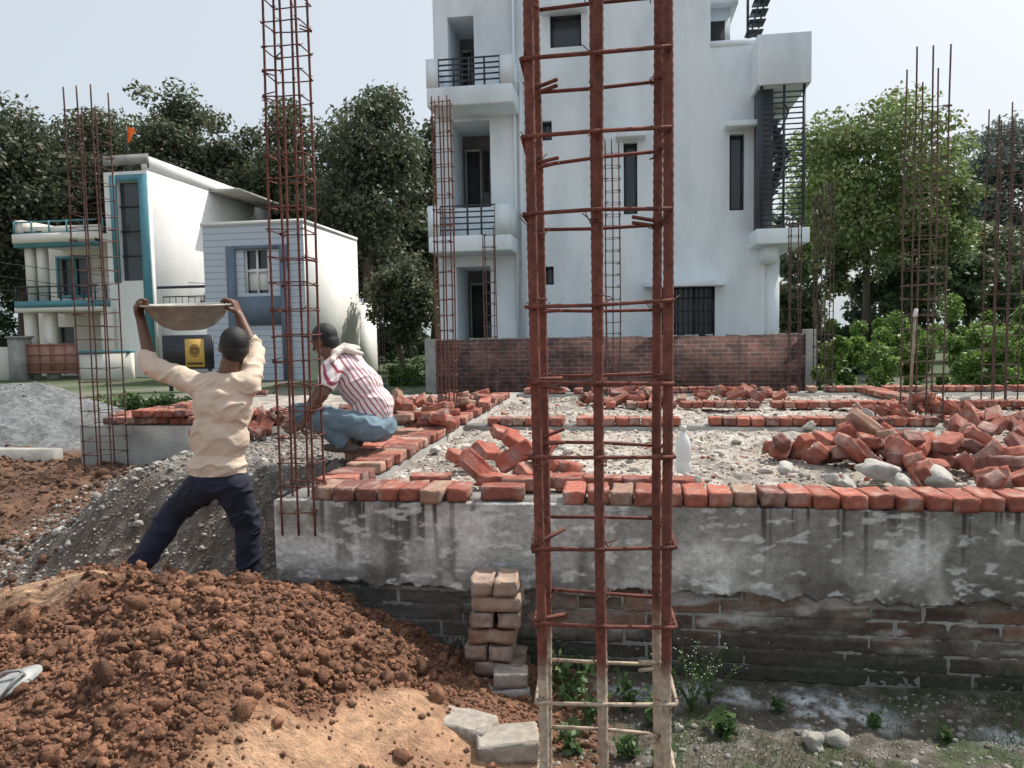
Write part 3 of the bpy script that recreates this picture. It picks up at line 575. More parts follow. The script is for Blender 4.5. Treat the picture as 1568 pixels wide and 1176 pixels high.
nz=n_.new('ShaderNodeTexNoise'); nz.inputs['Scale'].default_value=2.2; nz.inputs['Detail'].default_value=9; nz.inputs['Roughness'].default_value=.7; l_.new(tc.outputs['Object'],nz.inputs[0]); rp=n_.new('ShaderNodeValToRGB'); rp.color_ramp.elements[0].position=.38; rp.color_ramp.elements[1].position=.64; rp.color_ramp.elements[0].color=(.45,.45,.45,1); rp.color_ramp.elements[1].color=(1.5,1.4,1.35,1); l_.new(nz.outputs[0],rp.inputs[0])
mx=n_.new('ShaderNodeMix'); mx.data_type='RGBA'; mx.blend_type='MULTIPLY'; mx.inputs[0].default_value=1; l_.new(bt.outputs[0],mx.inputs[6]); l_.new(rp.outputs[0],mx.inputs[7]); l_.new(mx.outputs[2],p_.inputs['Base Color'])
bp=n_.new('ShaderNodeBump'); bp.inputs['Strength'].default_value=.7; bp.inputs['Distance'].default_value=.02; bp.invert=True; l_.new(bt.outputs['Fac'],bp.inputs['Height']); l_.new(bp.outputs[0],p_.inputs['Normal'])
m_bw=mt
bw=empty('brick_boundary_wall'); x0,x1,z0,z1=R(668,517,1233,600,YW)
part(bw,'brickwork',[(x0,x1,YW,YW+.23,.2,z1)],m_bw)
mb=MB()
for q in np.arange(x0+.02,x1-.05,.13):
    hgt_=random.choice([.0,.02,.03,.035]); 
    if hgt_: mb.add(boxv(q,q+.12,YW+.005,YW+.225,z1+.001,z1+hgt_),F4=BOXF)
mb.make('cap_mortar',m_conc,bw)
a0=onY(652,550,YW).x; a1=onY(1250,550,YW).x
part(bw,'pillar_left',[(a0,x0,YW-.06,YW+.29,.2,z1+.03)],m_conc,.01); part(bw,'pillar_right',[(x1,a1,YW-.06,YW+.29,.2,z1+.1)],m_conc,.01)
part(bw,'return_wall',[(a0+.02,a0+.22,YW+.3,YW+9,.2,z1)],m_conc)
# ---------------------------------------------------------------- apartment building
bd=empty('apartment_building'); Yb=16.5
def hole_wall(parent,name,x0,x1,z0,z1,ops,Y,dep,mat,rev=None,pane=None,back=True):
    mb=MB(); xc=sorted(set([x0,x1]+[o[0] for o in ops]+[o[1] for o in ops])); zc_=sorted(set([z0,z1]+[o[2] for o in ops]+[o[3] for o in ops]))
    xc=[q for q in xc if x0<=q<=x1]; zc_=[q for q in zc_ if z0<=q<=z1]
    for a,b in zip(xc[:-1],xc[1:]):
        for c,d in zip(zc_[:-1],zc_[1:]):
            mxx,mz=(a+b)/2,(c+d)/2
            if any(o[0]<mxx<o[1] and o[2]<mz<o[3] for o in ops): continue
            mb.add([[a,Y,c],[b,Y,c],[b,Y,d],[a,Y,d]],F4=[[0,1,2,3]])
    for (a,b,c,d,*r_) in ops:
        e=Y+dep
        mb.add([[a,Y,c],[a,e,c],[a,e,d],[a,Y,d]],F4=[[0,1,2,3]]); mb.add([[b,Y,c],[b,e,c],[b,e,d],[b,Y,d]],F4=[[3,2,1,0]])
        mb.add([[a,Y,c],[b,Y,c],[b,e,c],[a,e,c]],F4=[[0,1,2,3]]); mb.add([[a,Y,d],[b,Y,d],[b,e,d],[a,e,d]],F4=[[3,2,1,0]])
        if pane and back: mb2=MB(); mb2.add([[a,e-.02,c],[b,e-.02,c],[b,e-.02,d],[a,e-.02,d]],F4=[[0,1,2,3]]); mb2.make(name+'_pane',pane,parent)
    return mb.make(name,mat,parent)
def O(*a,Y=Yb): return R(*a,Y)
xl=onY(797,300,Yb).x; xr=onY(1172,300,Yb).x; xm=onY(1088,60,Yb).x; zt2=onY(1125,70,Yb).z; zTop=9.6+1.5
wins=[O(842,20,890,72),O(830,185,845,215),O(834,408,848,436),O(955,218,976,328),O(1117,205,1140,322),O(1003,437,1095,516)]
hole_wall(bd,'front_wall',xl,xr,.2,zt2,[w_ for w_ in wins if w_[3]<zt2],Yb,.22,m_white,pane=m_glass)
hole_wall(bd,'front_wall_top',xl,xm,zt2,zTop,[w_ for w_ in wins if w_[3]>=zt2 and w_[2]>zt2],Yb,.22,m_white,pane=m_glass)
part(bd,'body',[(xl,xr,Yb+.23,Yb+10,.2,zt2-.01),(xl,xm,Yb+.23,Yb+10,zt2-.01,zTop),(xr-.24,xr,Yb+.003,Yb+.23,.2,zt2-.004),(xm-.24,xm,Yb+.003,Yb+.23,zt2,zTop)],m_white)
part(bd,'roof_edge',[(xm+.002,xr+.01,Yb-.02,Yb+.2,zt2,zt2+.12)],m_white)
fr=[]
for (a,b,c,d) in wins:
    fr+= [(a,a+.05,Yb+.13,Yb+.18,c,d),(b-.05,b,Yb+.13,Yb+.18,c,d),(a+.05,b-.05,Yb+.13,Yb+.18,d-.05,d),(a+.05,b-.05,Yb+.13,Yb+.18,c,c+.05)]
    k=max(1,int((b-a)/.35)); 
    for q in range(1,k): xx=a+(b-a)*q/k; fr.append((xx-.02,xx+.02,Yb+.132,Yb+.178,c+.05,d-.05))
part(bd,'window_frames',fr,m_metal)
a,b,c,d=wins[5]; part(bd,'window_grille',[(a+.06+q*.11,a+.075+q*.11,Yb+.07,Yb+.085,c+.02,d-.02) for q in range(int((b-a)/.11))]+[(a+.02,b-.02,Yb+.086,Yb+.095,c+(d-c)*t,c+(d-c)*t+.02) for t in (.25,.5,.75)],m_metal)
led=[]
for (u0_,u1_,v_) in [(1108,1160,196),(943,988,212),(986,1108,436),(828,900,18)]:
    a,b,c,d=R(u0_,v_-4,u1_,v_+4,Yb); led.append((a,b,Yb-.42,Yb-.002,c,d))
part(bd,'sun_shades',led,m_white,.008)
xb0=onY(668,250,Yb).x
bays=[O(686,25,726,140),O(691,185,751,318),O(700,408,752,525)]
hole_wall(bd,'bay_wall',xb0,xl,.2,zTop,bays,Yb+.004,1.3,m_white,pane=m_room)
part(bd,'bay_body',[(xb0,xl-.003,Yb+1.32,Yb+10,.2,zTop)],m_white)
mb=MB(); mb.add([[xb0,Yb+.004,.2],[xb0,Yb+1.32,.2],[xb0,Yb+1.32,zTop],[xb0,Yb+.004,zTop]],F4=[[3,2,1,0]]); mb.make('bay_side',m_white,bd)
dd=[]; df=[]
for (a,b,c,d) in bays:
    w_=b-a; dd.append((a+w_*.12,a+w_*.48,Yb+1.22,Yb+1.26,c,c+(d-c)*.8)); dd.append((a+w_*.58,a+w_*.92,Yb+1.22,Yb+1.26,c+(d-c)*.3,c+(d-c)*.8))
    df+=[(a+w_*.08,a+w_*.12,Yb+1.2,Yb+1.27,c,c+(d-c)*.83),(a+w_*.48,a+w_*.52,Yb+1.2,Yb+1.27,c,c+(d-c)*.83),(a+w_*.12,a+w_*.48,Yb+1.2,Yb+1.27,c+(d-c)*.8,c+(d-c)*.83),(a+w_*.74,a+w_*.76,Yb+1.2,Yb+1.22,c+(d-c)*.3,c+(d-c)*.8)]
part(bd,'bay_doors',dd,m_dark); part(bd,'bay_door_frames',df,m_conc)
def balcony(u0_,u1_,vr,vs,vb,ur0,ur1):
    Y_=Yb-1.0; a,b,c,d=R(u0_,vs,u1_,vb,Y_); part(bd,'balcony_slab',[(a,b,Y_,Yb+.001,c,d)],m_white,.03)
    r0_,r1_,_,rz=R(ur0,vr,ur1,vs,Y_); 
    part(bd,'balcony_cheek',[(a,r0_,Y_+.002,Y_+.14,d,rz),(r1_,b-.001,Y_+.002,Y_+.14,d,rz-.02),(a,a+.12,Y_+.14,Yb,d,rz),(b-.12,b-.001,Y_+.14,Yb,d,rz-.02)],m_white)
    rails=[(r0_,r1_,Y_+.05,Y_+.08,d+(rz-d)*t-.014,d+(rz-d)*t+.014) for t in (.2,.4,.6,.78,.98)]; k=4
    rails+=[(r0_+(r1_-r0_)*q/k-.02,r0_+(r1_-r0_)*q/k+.02,Y_+.035,Y_+.05,d,rz) for q in range(k+1)]
    part(bd,'balcony_railing',rails,m_metal)
balcony(653,785,86,130,160,670,765); balcony(656,783,313,360,385,673,758)
mb=MB(); xp=onY(799,300,Yb-.06).x
tube(mb,[(xp,Yb-.06,.3),(xp,Yb-.06,7.2),(xp-.25,Yb-.06,7.5)],.045,10); tube(mb,[(xp-.13,Yb-.05,.3),(xp-.13,Yb-.05,10.5)],.035,10); mb.make('drain_pipes',m_white,bd,True)
Yr=Yb-.8
a,b,c,d=R(1160,50,1243,128,Yr); part(bd,'stair_head_parapet',[(a,b,Yr,Yr+.14,c,d),(a,b,Yr+.14,Yb+2.5,c,c+.15),(b-.14,b,Yr+.14,Yb+2.5,c+.15,d),(a,a+.14,Yr+.14,Yb+2.5,c+.15,d-.002)],m_white,.01)
zc1=c
a,b,c,d=R(1158,349,1240,372,Yr); part(bd,'stair_balcony_slab',[(a,b,Yr,Yb+2.5,c,d)],m_white,.01); zf=d
part(bd,'stair_bracket',[(a+.2,a+.5,Yr+.3,Yb+1,c-.35,c)],m_white)
a,b,_,_=R(1163,130,1237,350,Yr+.1); b2=b-.06
ba=[(a,a+.06,Yr+.06,Yr+.11,zf,zc1),(b2-.05,b2,Yr+.06,Yr+.11,zf,zc1),((a+b)/2-.02,(a+b)/2+.02,Yr+.06,Yr+.11,zf,zc1)]
z=zf+.06
while z<zc1-.05:
    ba.append((a+.06,b2-.05,Yr+.08,Yr+.10,z,z+.026))
    ba.append((a+.06,b2-.05,Yb+2.3,Yb+2.33,z,z+.03)); z+=.105
part(bd,'stair_grille',ba,m_metal)
part(bd,'stair_panel',[(a+.001,a+.30,Yr+.3,Yb-.05,zf,zc1),],M('stair_panel_grey',(.10,.11,.12),(.06,.065,.07),scale=2,rough=.8))
mb=MB()
for (za,zb_,s_) in [(zf,zf+1.7,1),(zf+1.7,zf+3.3,-1)]:
    xa,xb_=(a+.1,b-.15) if s_>0 else (b-.15,a+.1)
    tube(mb,[(xa,Yb+.4,za),(xb_,Yb+.4,zb_)],.04,6); tube(mb,[(xa,Yb+1.4,za),(xb_,Yb+1.4,zb_)],.04,6); tube(mb,[(xa,Yb+.4,za+.9),(xb_,Yb+.4,zb_+.9)],.02,6)
    for t in np.linspace(.05,.95,10):
        x_=xa+(xb_-xa)*t; z_=za+(zb_-za)*t; mb.add(boxv(x_-.12,x_+.12,Yb+.4,Yb+1.4,z_,z_+.03),F4=BOXF)
mb.make('metal_stair',m_metal,bd)
part(bd,'stair_rear_wall',[(xr+.001,xr+.3,Yb+.01,Yb+10,.2,c)],m_white)
a,b,c,d=R(1090,12,1118,70,Yb+1.5); part(bd,'roof_cabin',[(xm+.003,b,Yb+1.5,Yb+4,zt2-.02,d),(xm-.1,b+.15,Yb+1.3,Yb+4.2,d,d+.12)],m_white)
part(bd,'roof_cabin_door',[(xm+.1,b-.12,Yb+1.47,Yb+1.5,zt2,d-.3)],m_dark)
mb=MB(); q0=onY(1140,68,Yb+1).x; q1=onY(1160,0,Yb+1).x
for t in np.linspace(0,1,12): z_=zt2+t*2.4; xx=q0-.1+(q1-q0+.3)*t; mb.add(boxv(xx,xx+.35,Yb+1,Yb+1.4,z_,z_+.03),F4=BOXF)
tube(mb,[(q0,Yb+1,zt2),(q1+.3,Yb+1,zt2+2.4)],.02,6); tube(mb,[(q0+.3,Yb+1,zt2+.7),(q1+.55,Yb+1,zt2+3)],.02,6); tube(mb,[(q0+.1,Yb+1.2,zt2),(q0+.1,Yb+1.2,zt2+2.2)],.03,6)
mb.make('roof_stair',m_metal,bd)
# ---------------------------------------------------------------- house A
ha=empty('white_teal_house'); YA=25.2; gz=.1
def bx_(u0_,v0_,u1_,v1_,Y0,Y1): a,b,c,d=R(u0_,v0_,u1_,v1_,Y0); return (a,b,Y0,Y1,c,d)
Yt=YA-.7
tx0,tx1,_,tz=R(166,262,232,560,Yt)
a,b,c,d=R(182,278,217,430,Yt)
hole_wall(ha,'tower_front',tx0,tx1,gz,tz,[(a,b,c,d)],Yt,.2,m_houseW,pane=m_glass)
zt_s=onY(232,237,Yt).z
part(ha,'tower_body',[(tx0,tx1,Yt+.21,Yt+9.5,gz,tz-.003),(tx1-.2,tx1,Yt+.003,Yt+9.5,tz-.003,zt_s),(tx1-.22,tx1,Yt+.004,Yt+.2,gz,tz-.004),(tx0,tx0+.2,Yt+.004,Yt+.2,gz,tz-.004)],m_houseW)
a1_,b1_,c1_,d1_=R(171,267,228,432,Yt-.05)
part(ha,'teal_frame',[(a1_,a,Yt-.06,Yt-.002,c1_,d1_),(b,b1_,Yt-.06,Yt-.002,c1_-2.9,d1_),(a,b,Yt-.06,Yt-.002,d,d1_)],m_teal)
part(ha,'window_mullions',[(a,b,Yt+.1,Yt+.14,c+(d-c)*t,c+(d-c)*t+.05) for t in (.25,.5,.75)],m_metal)
part(ha,'roof_parapet_glass',[bx_(157,237,225,252,Yt-.02,Yt+.03)],m_conc)
a,b,c,d=R(157,236,226,258,Yt); rb=[(a,b,Yt+.06,Yt+.09,d-.04,d)]+[(a+(b-a)*t,a+(b-a)*t+.04,Yt+.04,Yt+.08,c,d) for t in (0,.25,.5,.75,.97)]; part(ha,'roof_railing',rb,m_metal)
sx1=tx0
def band(v0_,v1_,Y0,Y1,name,mat,u0_=18): _,_,c,d=R(20,v0_,160,v1_,Y0); part(ha,name,[(onY(u0_,(v0_+v1_)/2,Y0).x,sx1-.002,Y0,Y1,c,d)],mat)
band(356,370,YA-1.4,YA+6,'roof_slab',m_cream); band(366,377,YA-1.33,YA-1.0,'roof_teal_edge',m_teal,20); band(460,470,YA-1.4,YA+6,'floor_slab',m_teal,22); band(469,477,YA-1.38,YA+6,'floor_slab_soffit',m_cream,22)
zA=onY(90,465,YA).z; zR=onY(90,360,YA).z
w1=O(91,396,136,452,Y=YA+1)
hole_wall(ha,'upper_wall',onY(60,420,YA+1).x,sx1,zA,zR,[w1],YA+1,.2,m_cream,pane=m_glass)
part(ha,'window_teal_frame',[(w1[0]-.1,w1[0],YA+.95,YA+.998,w1[2]-.1,w1[3]+.1),(w1[1],w1[1]+.1,YA+.95,YA+.998,w1[2]-.1,w1[3]+.1),(w1[0],w1[1],YA+.95,YA+.998,w1[3],w1[3]+.1),(w1[0],w1[1],YA+.95,YA+.998,w1[2]-.1,w1[2]),((w1[0]+w1[1])/2-.04,(w1[0]+w1[1])/2+.04,YA+1.1,YA+1.15,w1[2],w1[3])],m_teal)
w2=(onY(90,530,YA+1).x,onY(115,530,YA+1).x,gz+.9,gz+2.2)
hole_wall(ha,'lower_wall',onY(60,520,YA+1).x,sx1,gz,zA-.3,[w2],YA+1,.2,m_cream,pane=m_glass)
part(ha,'wing_body',[(onY(60,420,YA+1).x+.01,sx1-.01,YA+1.22,YA+8,gz,zR-.01)],m_cream)
cols=[]
for u_ in (48,66): xx=onY(u_,420,YA-1).x; cols.append((xx-.14,xx+.14,YA-1.1,YA-.85,zA,zR))
for u_ in (48,78,165): xx=onY(u_,520,YA-1).x; cols.append((xx-.17,xx+.17,YA-1.1,YA-.8,gz,zA-.25))
part(ha,'columns',cols,m_cream)
_,_,c,d=R(20,437,160,460,YA-1.3); rx0=onY(24,450,YA-1.3).x
part(ha,'balcony_railing',[(rx0,sx1-.02,YA-1.3,YA-1.27,d-.05,d),(rx0,sx1-.02,YA-1.3,YA-1.27,c+(d-c)*.5,c+(d-c)*.5+.03)]+[(rx0+q*.45,rx0+q*.45+.04,YA-1.34,YA-1.3,c,d) for q in range(9)],m_metal)
_,_,c,d=R(20,337,160,356,YA-1.2); part(ha,'terrace_railing',[(rx0,sx1-.02,YA-1.2,YA-1.17,d-.05,d),(rx0,sx1-.02,YA-1.2,YA-1.17,c,c+.04)]+[(rx0+q*.7,rx0+q*.7+.05,YA-1.24,YA-1.2,c,d) for q in range(6)],m_teal)
part(ha,'terrace_parapet',[(rx0,rx0+.3,YA-1.15,YA+3,c-.05,c+.5),(rx0+.3,sx1-.01,YA-1.1,YA-.95,c-.05,c+.25)],m_cream)
yy=Yt+4; cz_=onY(350,300,yy+1).z; part(ha,'roof_canopy',[(tx1+.002,tx1+1.3,yy,yy+3.8,cz_,cz_+.1)],m_conc)
sb=[]
for q in range(10): sb.append((tx1+.01,tx1+1.0,Yt+2.5+q*.25,Yt+2.75+q*.25,2.9+q*.17,2.95+q*.17))
part(ha,'side_stair',sb,m_conc); mb=MB(); 
tube(mb,[(tx1+1.0,Yt+2.5,3.8),(tx1+1.0,Yt+5,5.5)],.03,6); 
for q in range(6): tube(mb,[(tx1+1.0,Yt+2.5+q*.5,2.9+q*.34),(tx1+1.0,Yt+2.5+q*.5,3.8+q*.34)],.02,6)
tube(mb,[(tx1,Yt+.6,3.3),(tx1+3.0,Yt+.6,3.3)],.025,6); 
for q in range(13): tube(mb,[(tx1+q*.25,Yt+.6,2.5),(tx1+q*.25,Yt+.6,3.3)],.015,5)
mb.make('side_railing',m_metal,ha)
part(ha,'side_block',[(tx1+.003,tx1+3.1,Yt+.5,Yt+5,gz,2.5)],m_houseW)
fl=empty('orange_flag'); fx=onY(186,215,Yt).x; mb=MB(); tube(mb,[(fx,Yt+.3,tz),(fx,Yt+.3,tz+1.7)],.02,6); mb.make('pole',m_metal,fl)
g1=np.linspace(0,1,7); V=[]; 
for t in g1: V+= [(fx+t*.35,Yt+.3+.06*math.sin(t*6),tz+1.65-.1*t),(fx+t*.35,Yt+.3+.06*math.sin(t*6),tz+1.05+.35*t)]
mb=MB(); mb.add(V,F4=[[2*i_,2*i_+1,2*i_+3,2*i_+2] for i_ in range(6)]); mb.make('cloth',M('flag_cloth',(.75,.15,.03),rough=.8,transl=.3),fl)
gt=empty('entrance_gate'); Yg=23.5; a,b,c,d=R(42,527,118,572,Yg); a2=b
part(gt,'panel',[(a,b,Yg,Yg+.04,c,d)],M('gate_panel',(.42,.22,.17),(.33,.17,.13),scale=6,rough=.6))
part(gt,'bars',[(a+(b-a)*t-.03,a+(b-a)*t+.03,Yg-.03,Yg-.002,c-.03,d+.04) for t in (0.01,.24,.47,.53,.76,.99)]+[(a,b,Yg-.045,Yg-.031,c+(d-c)*t,c+(d-c)*t+.05) for t in (.02,.33,.62,.96)],m_gate)
a,b,c,d=R(18,518,40,575,Yg); part(gt,'pillar',[(a,b,Yg-.15,Yg+.3,gz,d),(a-.05,b+.05,Yg-.2,Yg+.35,d,d+.08)],m_conc)
a3=onY(200,550,Yg).x; part(gt,'side_wall',[(a2+.1,a3,Yg,Yg+.2,gz,c+.75)],m_cream); part(gt,'side_wall_trim',[(a2+.1,a3,Yg-.04,Yg+.24,c+.75,c+.85)],m_teal)
part(gt,'left_wall',[(a-8,a-.05,Yg,Yg+.2,gz,d-.3)],m_cream)
# ---------------------------------------------------------------- house B
hb_=empty('grey_panel_house'); YBh=21.8
bx0,bx1,_,bz=R(315,343,468,590,YBh)
wB=O(374,383,411,449,Y=YBh)
mt=bpy.data.materials.new('siding'); mt.use_nodes=True; n_=mt.node_tree.nodes; l_=mt.node_tree.links; p_=n_['Principled BSDF']; p_.inputs['Roughness'].default_value=.7
tc=n_.new('ShaderNodeTexCoord'); sp=n_.new('ShaderNodeSeparateXYZ'); l_.new(tc.outputs['Object'],sp.inputs[0]); mm=n_.new('ShaderNodeMath'); mm.operation='MULTIPLY'; mm.inputs[1].default_value=5; l_.new(sp.outputs[2],mm.inputs[0]); m2=n_.new('ShaderNodeMath'); m2.operation='FRACT'; l_.new(mm.outputs[0],m2.inputs[0]); rp=n_.new('ShaderNodeValToRGB'); rp.color_ramp.elements[0].position=.1; rp.color_ramp.elements[1].position=.16; rp.color_ramp.elements[0].color=(.3,.33,.38,1); rp.color_ramp.elements[1].color=(.52,.57,.64,1); l_.new(m2.outputs[0],rp.inputs[0]); l_.new(rp.outputs[0],p_.inputs['Base Color'])
m_sid=mt
hole_wall(hb_,'front_siding',bx0,bx1,gz,bz,[wB],YBh,.2,m_sid,pane=m_glass)
part(hb_,'body',[(bx0,bx1,YBh+.21,26.5,gz,bz-.002),(bx1-.2,bx1,YBh+.003,YBh+.21,gz,bz-.003),(bx0,bx0+.2,YBh+.003,YBh+.21,gz,bz-.003)],m_houseW)
part(hb_,'rear_block',[(bx0+1,bx1-.01,26.5,28.5,gz,3.0)],m_houseW)
part(hb_,'parapet',[(bx0-.05,bx1+.03,YBh-.05,YBh+.1,bz,bz+.1),(bx1-.12,bx1+.03,YBh+.1,26.5,bz,bz+.1)],m_houseW)
a,b,c,d=R(351,376,446,590,YBh); a_,b_2,c_,d_=wB
part(hb_,'window_surround',[(a,a+.3,YBh-.06,YBh-.002,gz,d),(b-.3,b,YBh-.06,YBh-.002,gz,d),(a+.3,b-.3,YBh-.06,YBh-.002,d-.12,d),(a+.3,b-.3,YBh-.06,YBh-.002,c_-1.0,c_-.1)],m_blueg)
part(hb_,'window_frame',[(a_,a_+.06,YBh+.08,YBh+.13,c_,d_),(b_2-.06,b_2,YBh+.08,YBh+.13,c_,d_),((a_+b_2)/2-.03,(a_+b_2)/2+.03,YBh+.08,YBh+.13,c_,d_),(a_+.06,b_2-.06,YBh+.081,YBh+.129,(c_+d_)/2,(c_+d_)/2+.06),(a_+.08,b_2-.08,YBh+.15,YBh+.165,c_+.1,(c_+d_)/2+.1)],m_houseW)
part(hb_,'terrace_rail',[bx_(240,437,345,441,YBh+.2,YBh+.25)],m_metal)
sg=empty('emblem_signboard'); Ys=17.5; a,b,c,d=R(249,513,326,565,Ys)
part(sg,'panel',[(a,b,Ys,Ys+.05,c,d)],M('sign_black',(.02,.022,.03),rough=.4)); part(sg,'posts',[(a+.1,a+.18,Ys+.055,Ys+.12,.1,d),(b-.18,b-.1,Ys+.055,Ys+.12,.1,d)],m_metal)
m_gold=M('sign_gold',(.75,.48,.12),(.6,.36,.08),scale=20,rough=.6); a,b,c,d=R(284,519,313,562,Ys)
part(sg,'gold_plate',[(a,b,Ys-.012,Ys-.002,c,d)],m_gold); mb=MB(); xc_=(a+b)/2; zc_=(c+d)/2+.06
for rr in (.08,.13): tube(mb,[(xc_+rr*math.cos(t),Ys-.018,zc_+rr*1.15*math.sin(t)) for t in np.linspace(0,6.283,24)],.012,5)
for t in np.linspace(0,6.28,9)[:-1]: tube(mb,[(xc_+.03*math.cos(t),Ys-.018,zc_+.03*math.sin(t)),(xc_+.08*math.cos(t),Ys-.018,zc_+.08*math.sin(t))],.01,5)
mb.add(boxv(a+.05,b-.05,Ys-.02,Ys-.013,c+.06,c+.12),F4=BOXF); mb.make('emblem_lines',M('emblem_dark',(.12,.06,.02)),sg)
mb=MB()
for (v0_,v1_) in [(398,455),(420,470),(378,430)]:
    A=atD(-150,v0_,24); B=atD(640,v1_,34); tube(mb,[tuple(A.lerp(B,t)-Vector((0,0,1.3*4*t*(1-t)*.5))) for t in np.linspace(0,1,20)],.012,5)
mb.make('power_lines',m_metal)
p=onZ(0,708,.46); q=onZ(120,700,.46); mb=MB(); mb.add(boxv(p.x-3,q.x,p.y-.02,p.y+.14,.3,.60),F4=BOXF); mb.make('kerb',m_conc)
# ---------------------------------------------------------------- people
def nrm(v): v=np.array(v,float); return v/(np.linalg.norm(v)+1e-9)
class Person:
    def __init__(s): s.p=[]
    def cap(s,a,b,ra,rb,lab): s.p.append(('c',np.array(tuple(a)),np.array(tuple(b)),ra,rb,lab))
    def ell(s,c,Rm,r,lab): s.p.append(('e',np.array(tuple(c)),np.array(Rm),np.array(r),0,lab))
    def hand(s,w_,d,side,n,L=1,curl=.6,lab='skin',k=1.0):
        w_=np.array(tuple(w_)); d=nrm(d); side=np.array(side,float); side=nrm(side-d*side.dot(d)); nn=np.array(n,float); nn=nrm(nn-d*nn.dot(d)-side*nn.dot(side))
        for i_,(o,L1,a_) in enumerate([(.030,.068,1.),(.010,.076,1.05),(-.010,.070,1.1),(-.029,.055,1.2)]):
            b0=w_+side*o*.6*k; kn=w_+d*.085*k+side*o*k-nn*.004; s.cap(b0,kn,.016*k,.012*k,lab); th=.25; p=kn
            for j,(fr_) in enumerate((.5,.3,.22)):
                th+=curl*a_*(.7 if j==0 else 1); q=p+(d*math.cos(th)+nn*math.sin(th))*L1*fr_*1.15*k; s.cap(p,q,(.0098-.001*j)*k,(.0092-.001*j)*k,lab); p=q
        t0=w_+side*.022*k+d*.02*k; t1=t0+nrm(side*.75+d*.6+nn*.35)*.045*k; t2=t1+nrm(side*.25+d*.7+nn*.7)*.032*k; t3=t2+nrm(d*.6+nn*.8-side*.2)*.026*k
        s.cap(t0,t1,.016*k,.0125*k,lab); s.cap(t1,t2,.0125*k,.011*k,lab); s.cap(t2,t3,.011*k,.0095*k,lab)
    def head(s,c,fwd,upv,hair=True,k=1.0):
        c=np.array(tuple(c)); U=nrm(upv); Fd=np.array(fwd,float); Fd=nrm(Fd-U*Fd.dot(U)); S_=np.cross(Fd,U); Rm=np.stack([S_,Fd,U],1)
        s.ell(c+U*.02*k,Rm,(.074*k,.094*k,.092*k),'skin'); s.ell(c-U*.045*k+Fd*.022*k,Rm,(.056*k,.066*k,.066*k),'skin')
        s.cap(c+Fd*.092*k+U*.012*k,c+Fd*.112*k-U*.022*k,.008*k,.013*k,'skin')
        for sg_ in (-1,1):
            s.ell(c+S_*sg_*.077*k-Fd*.008*k-U*.004*k,Rm,(.010*k,.020*k,.031*k),'skin'); s.cap(c+Fd*.086*k+S_*sg_*.014*k+U*.03*k,c+Fd*.074*k+S_*sg_*.05*k+U*.03*k,.009*k,.008*k,'skin')
            s.cap(c+Fd*.088*k-U*.052*k,c+Fd*.080*k+S_*sg_*.024*k-U*.052*k,.008*k,.005*k,'lip')
        if hair: s.ell(c+U*.034*k-Fd*.018*k,Rm,(.083*k,.097*k,.092*k),'hair'); s.ell(c-U*.015*k-Fd*.045*k,Rm,(.074*k,.06*k,.07*k),'hair')
        s.hd=(c,S_,Fd,U,k)
    def build(s,name,mats,voxel=.0062,smooth=3,wr=None,parent=None,attrf=None):
        bm=bmesh.new()
        for pr in s.p:
            if pr[0]=='c':
                _,a,b,ra,rb,lab=pr; ax=Vector(b-a); L=ax.length
                if L<1e-5: ax=Vector((0,0,1))
                Q=ax.to_track_quat('Z','Y').to_matrix()
                nseg=14; ringz=[]
                for t in np.linspace(-math.pi/2,0,5): ringz.append((ra*math.sin(t),ra*math.cos(t)))
                for t in np.linspace(0,math.pi/2,5): ringz.append((L+rb*math.sin(t),rb*math.cos(t)))
                rv=[]
                for (z_,r_) in ringz:
                    if r_<1e-6: rv.append([bm.verts.new(Vector(a)+Q@Vector((0,0,z_)))])
                    else: rv.append([bm.verts.new(Vector(a)+Q@Vector((r_*math.cos(6.28318*i_/nseg),r_*math.sin(6.28318*i_/nseg),z_))) for i_ in range(nseg)])
                for A,B in zip(rv[:-1],rv[1:]):
                    if len(A)==1 and len(B)>1:
                        for i_ in range(nseg): bm.faces.new((A[0],B[(i_+1)%nseg],B[i_]))
                    elif len(B)==1 and len(A)>1:
                        for i_ in range(nseg): bm.faces.new((A[i_],A[(i_+1)%nseg],B[0]))
                    elif len(A)>1:
                        for i_ in range(nseg): bm.faces.new((A[i_],A[(i_+1)%nseg],B[(i_+1)%nseg],B[i_]))
            else:
                _,c,Rm,r_,_,lab=pr; M4=Matrix.Translation(Vector(c))@Matrix(Rm.tolist()).to_4x4()@Matrix.Diagonal((r_[0],r_[1],r_[2],1))
                if M4.determinant()<0: M4=M4@Matrix.Diagonal((-1,1,1,1))
                bmesh.ops.create_uvsphere(bm,u_segments=20,v_segments=14,radius=1,matrix=M4)
        bmesh.ops.recalc_face_normals(bm,faces=bm.faces)
        me=bpy.data.meshes.new('tmp'); bm.to_mesh(me); bm.free(); ob=bpy.data.objects.new('tmp',me); COL.objects.link(ob)
        md=ob.modifiers.new('r','REMESH'); md.mode='VOXEL'; md.voxel_size=voxel; md.use_smooth_shade=True
        ms=ob.modifiers.new('s','SMOOTH'); ms.factor=.5; ms.iterations=smooth
        dg=bpy.context.evaluated_depsgraph_get(); nm=bpy.data.meshes.new_from_object(ob.evaluated_get(dg)); bpy.data.objects.remove(ob)
        nv=len(nm.vertices); V=np.zeros(nv*3); nm.vertices.foreach_get('co',V); V=V.reshape(-1,3); N=np.zeros(nv*3); nm.vertices.foreach_get('normal',N); N=N.reshape(-1,3)
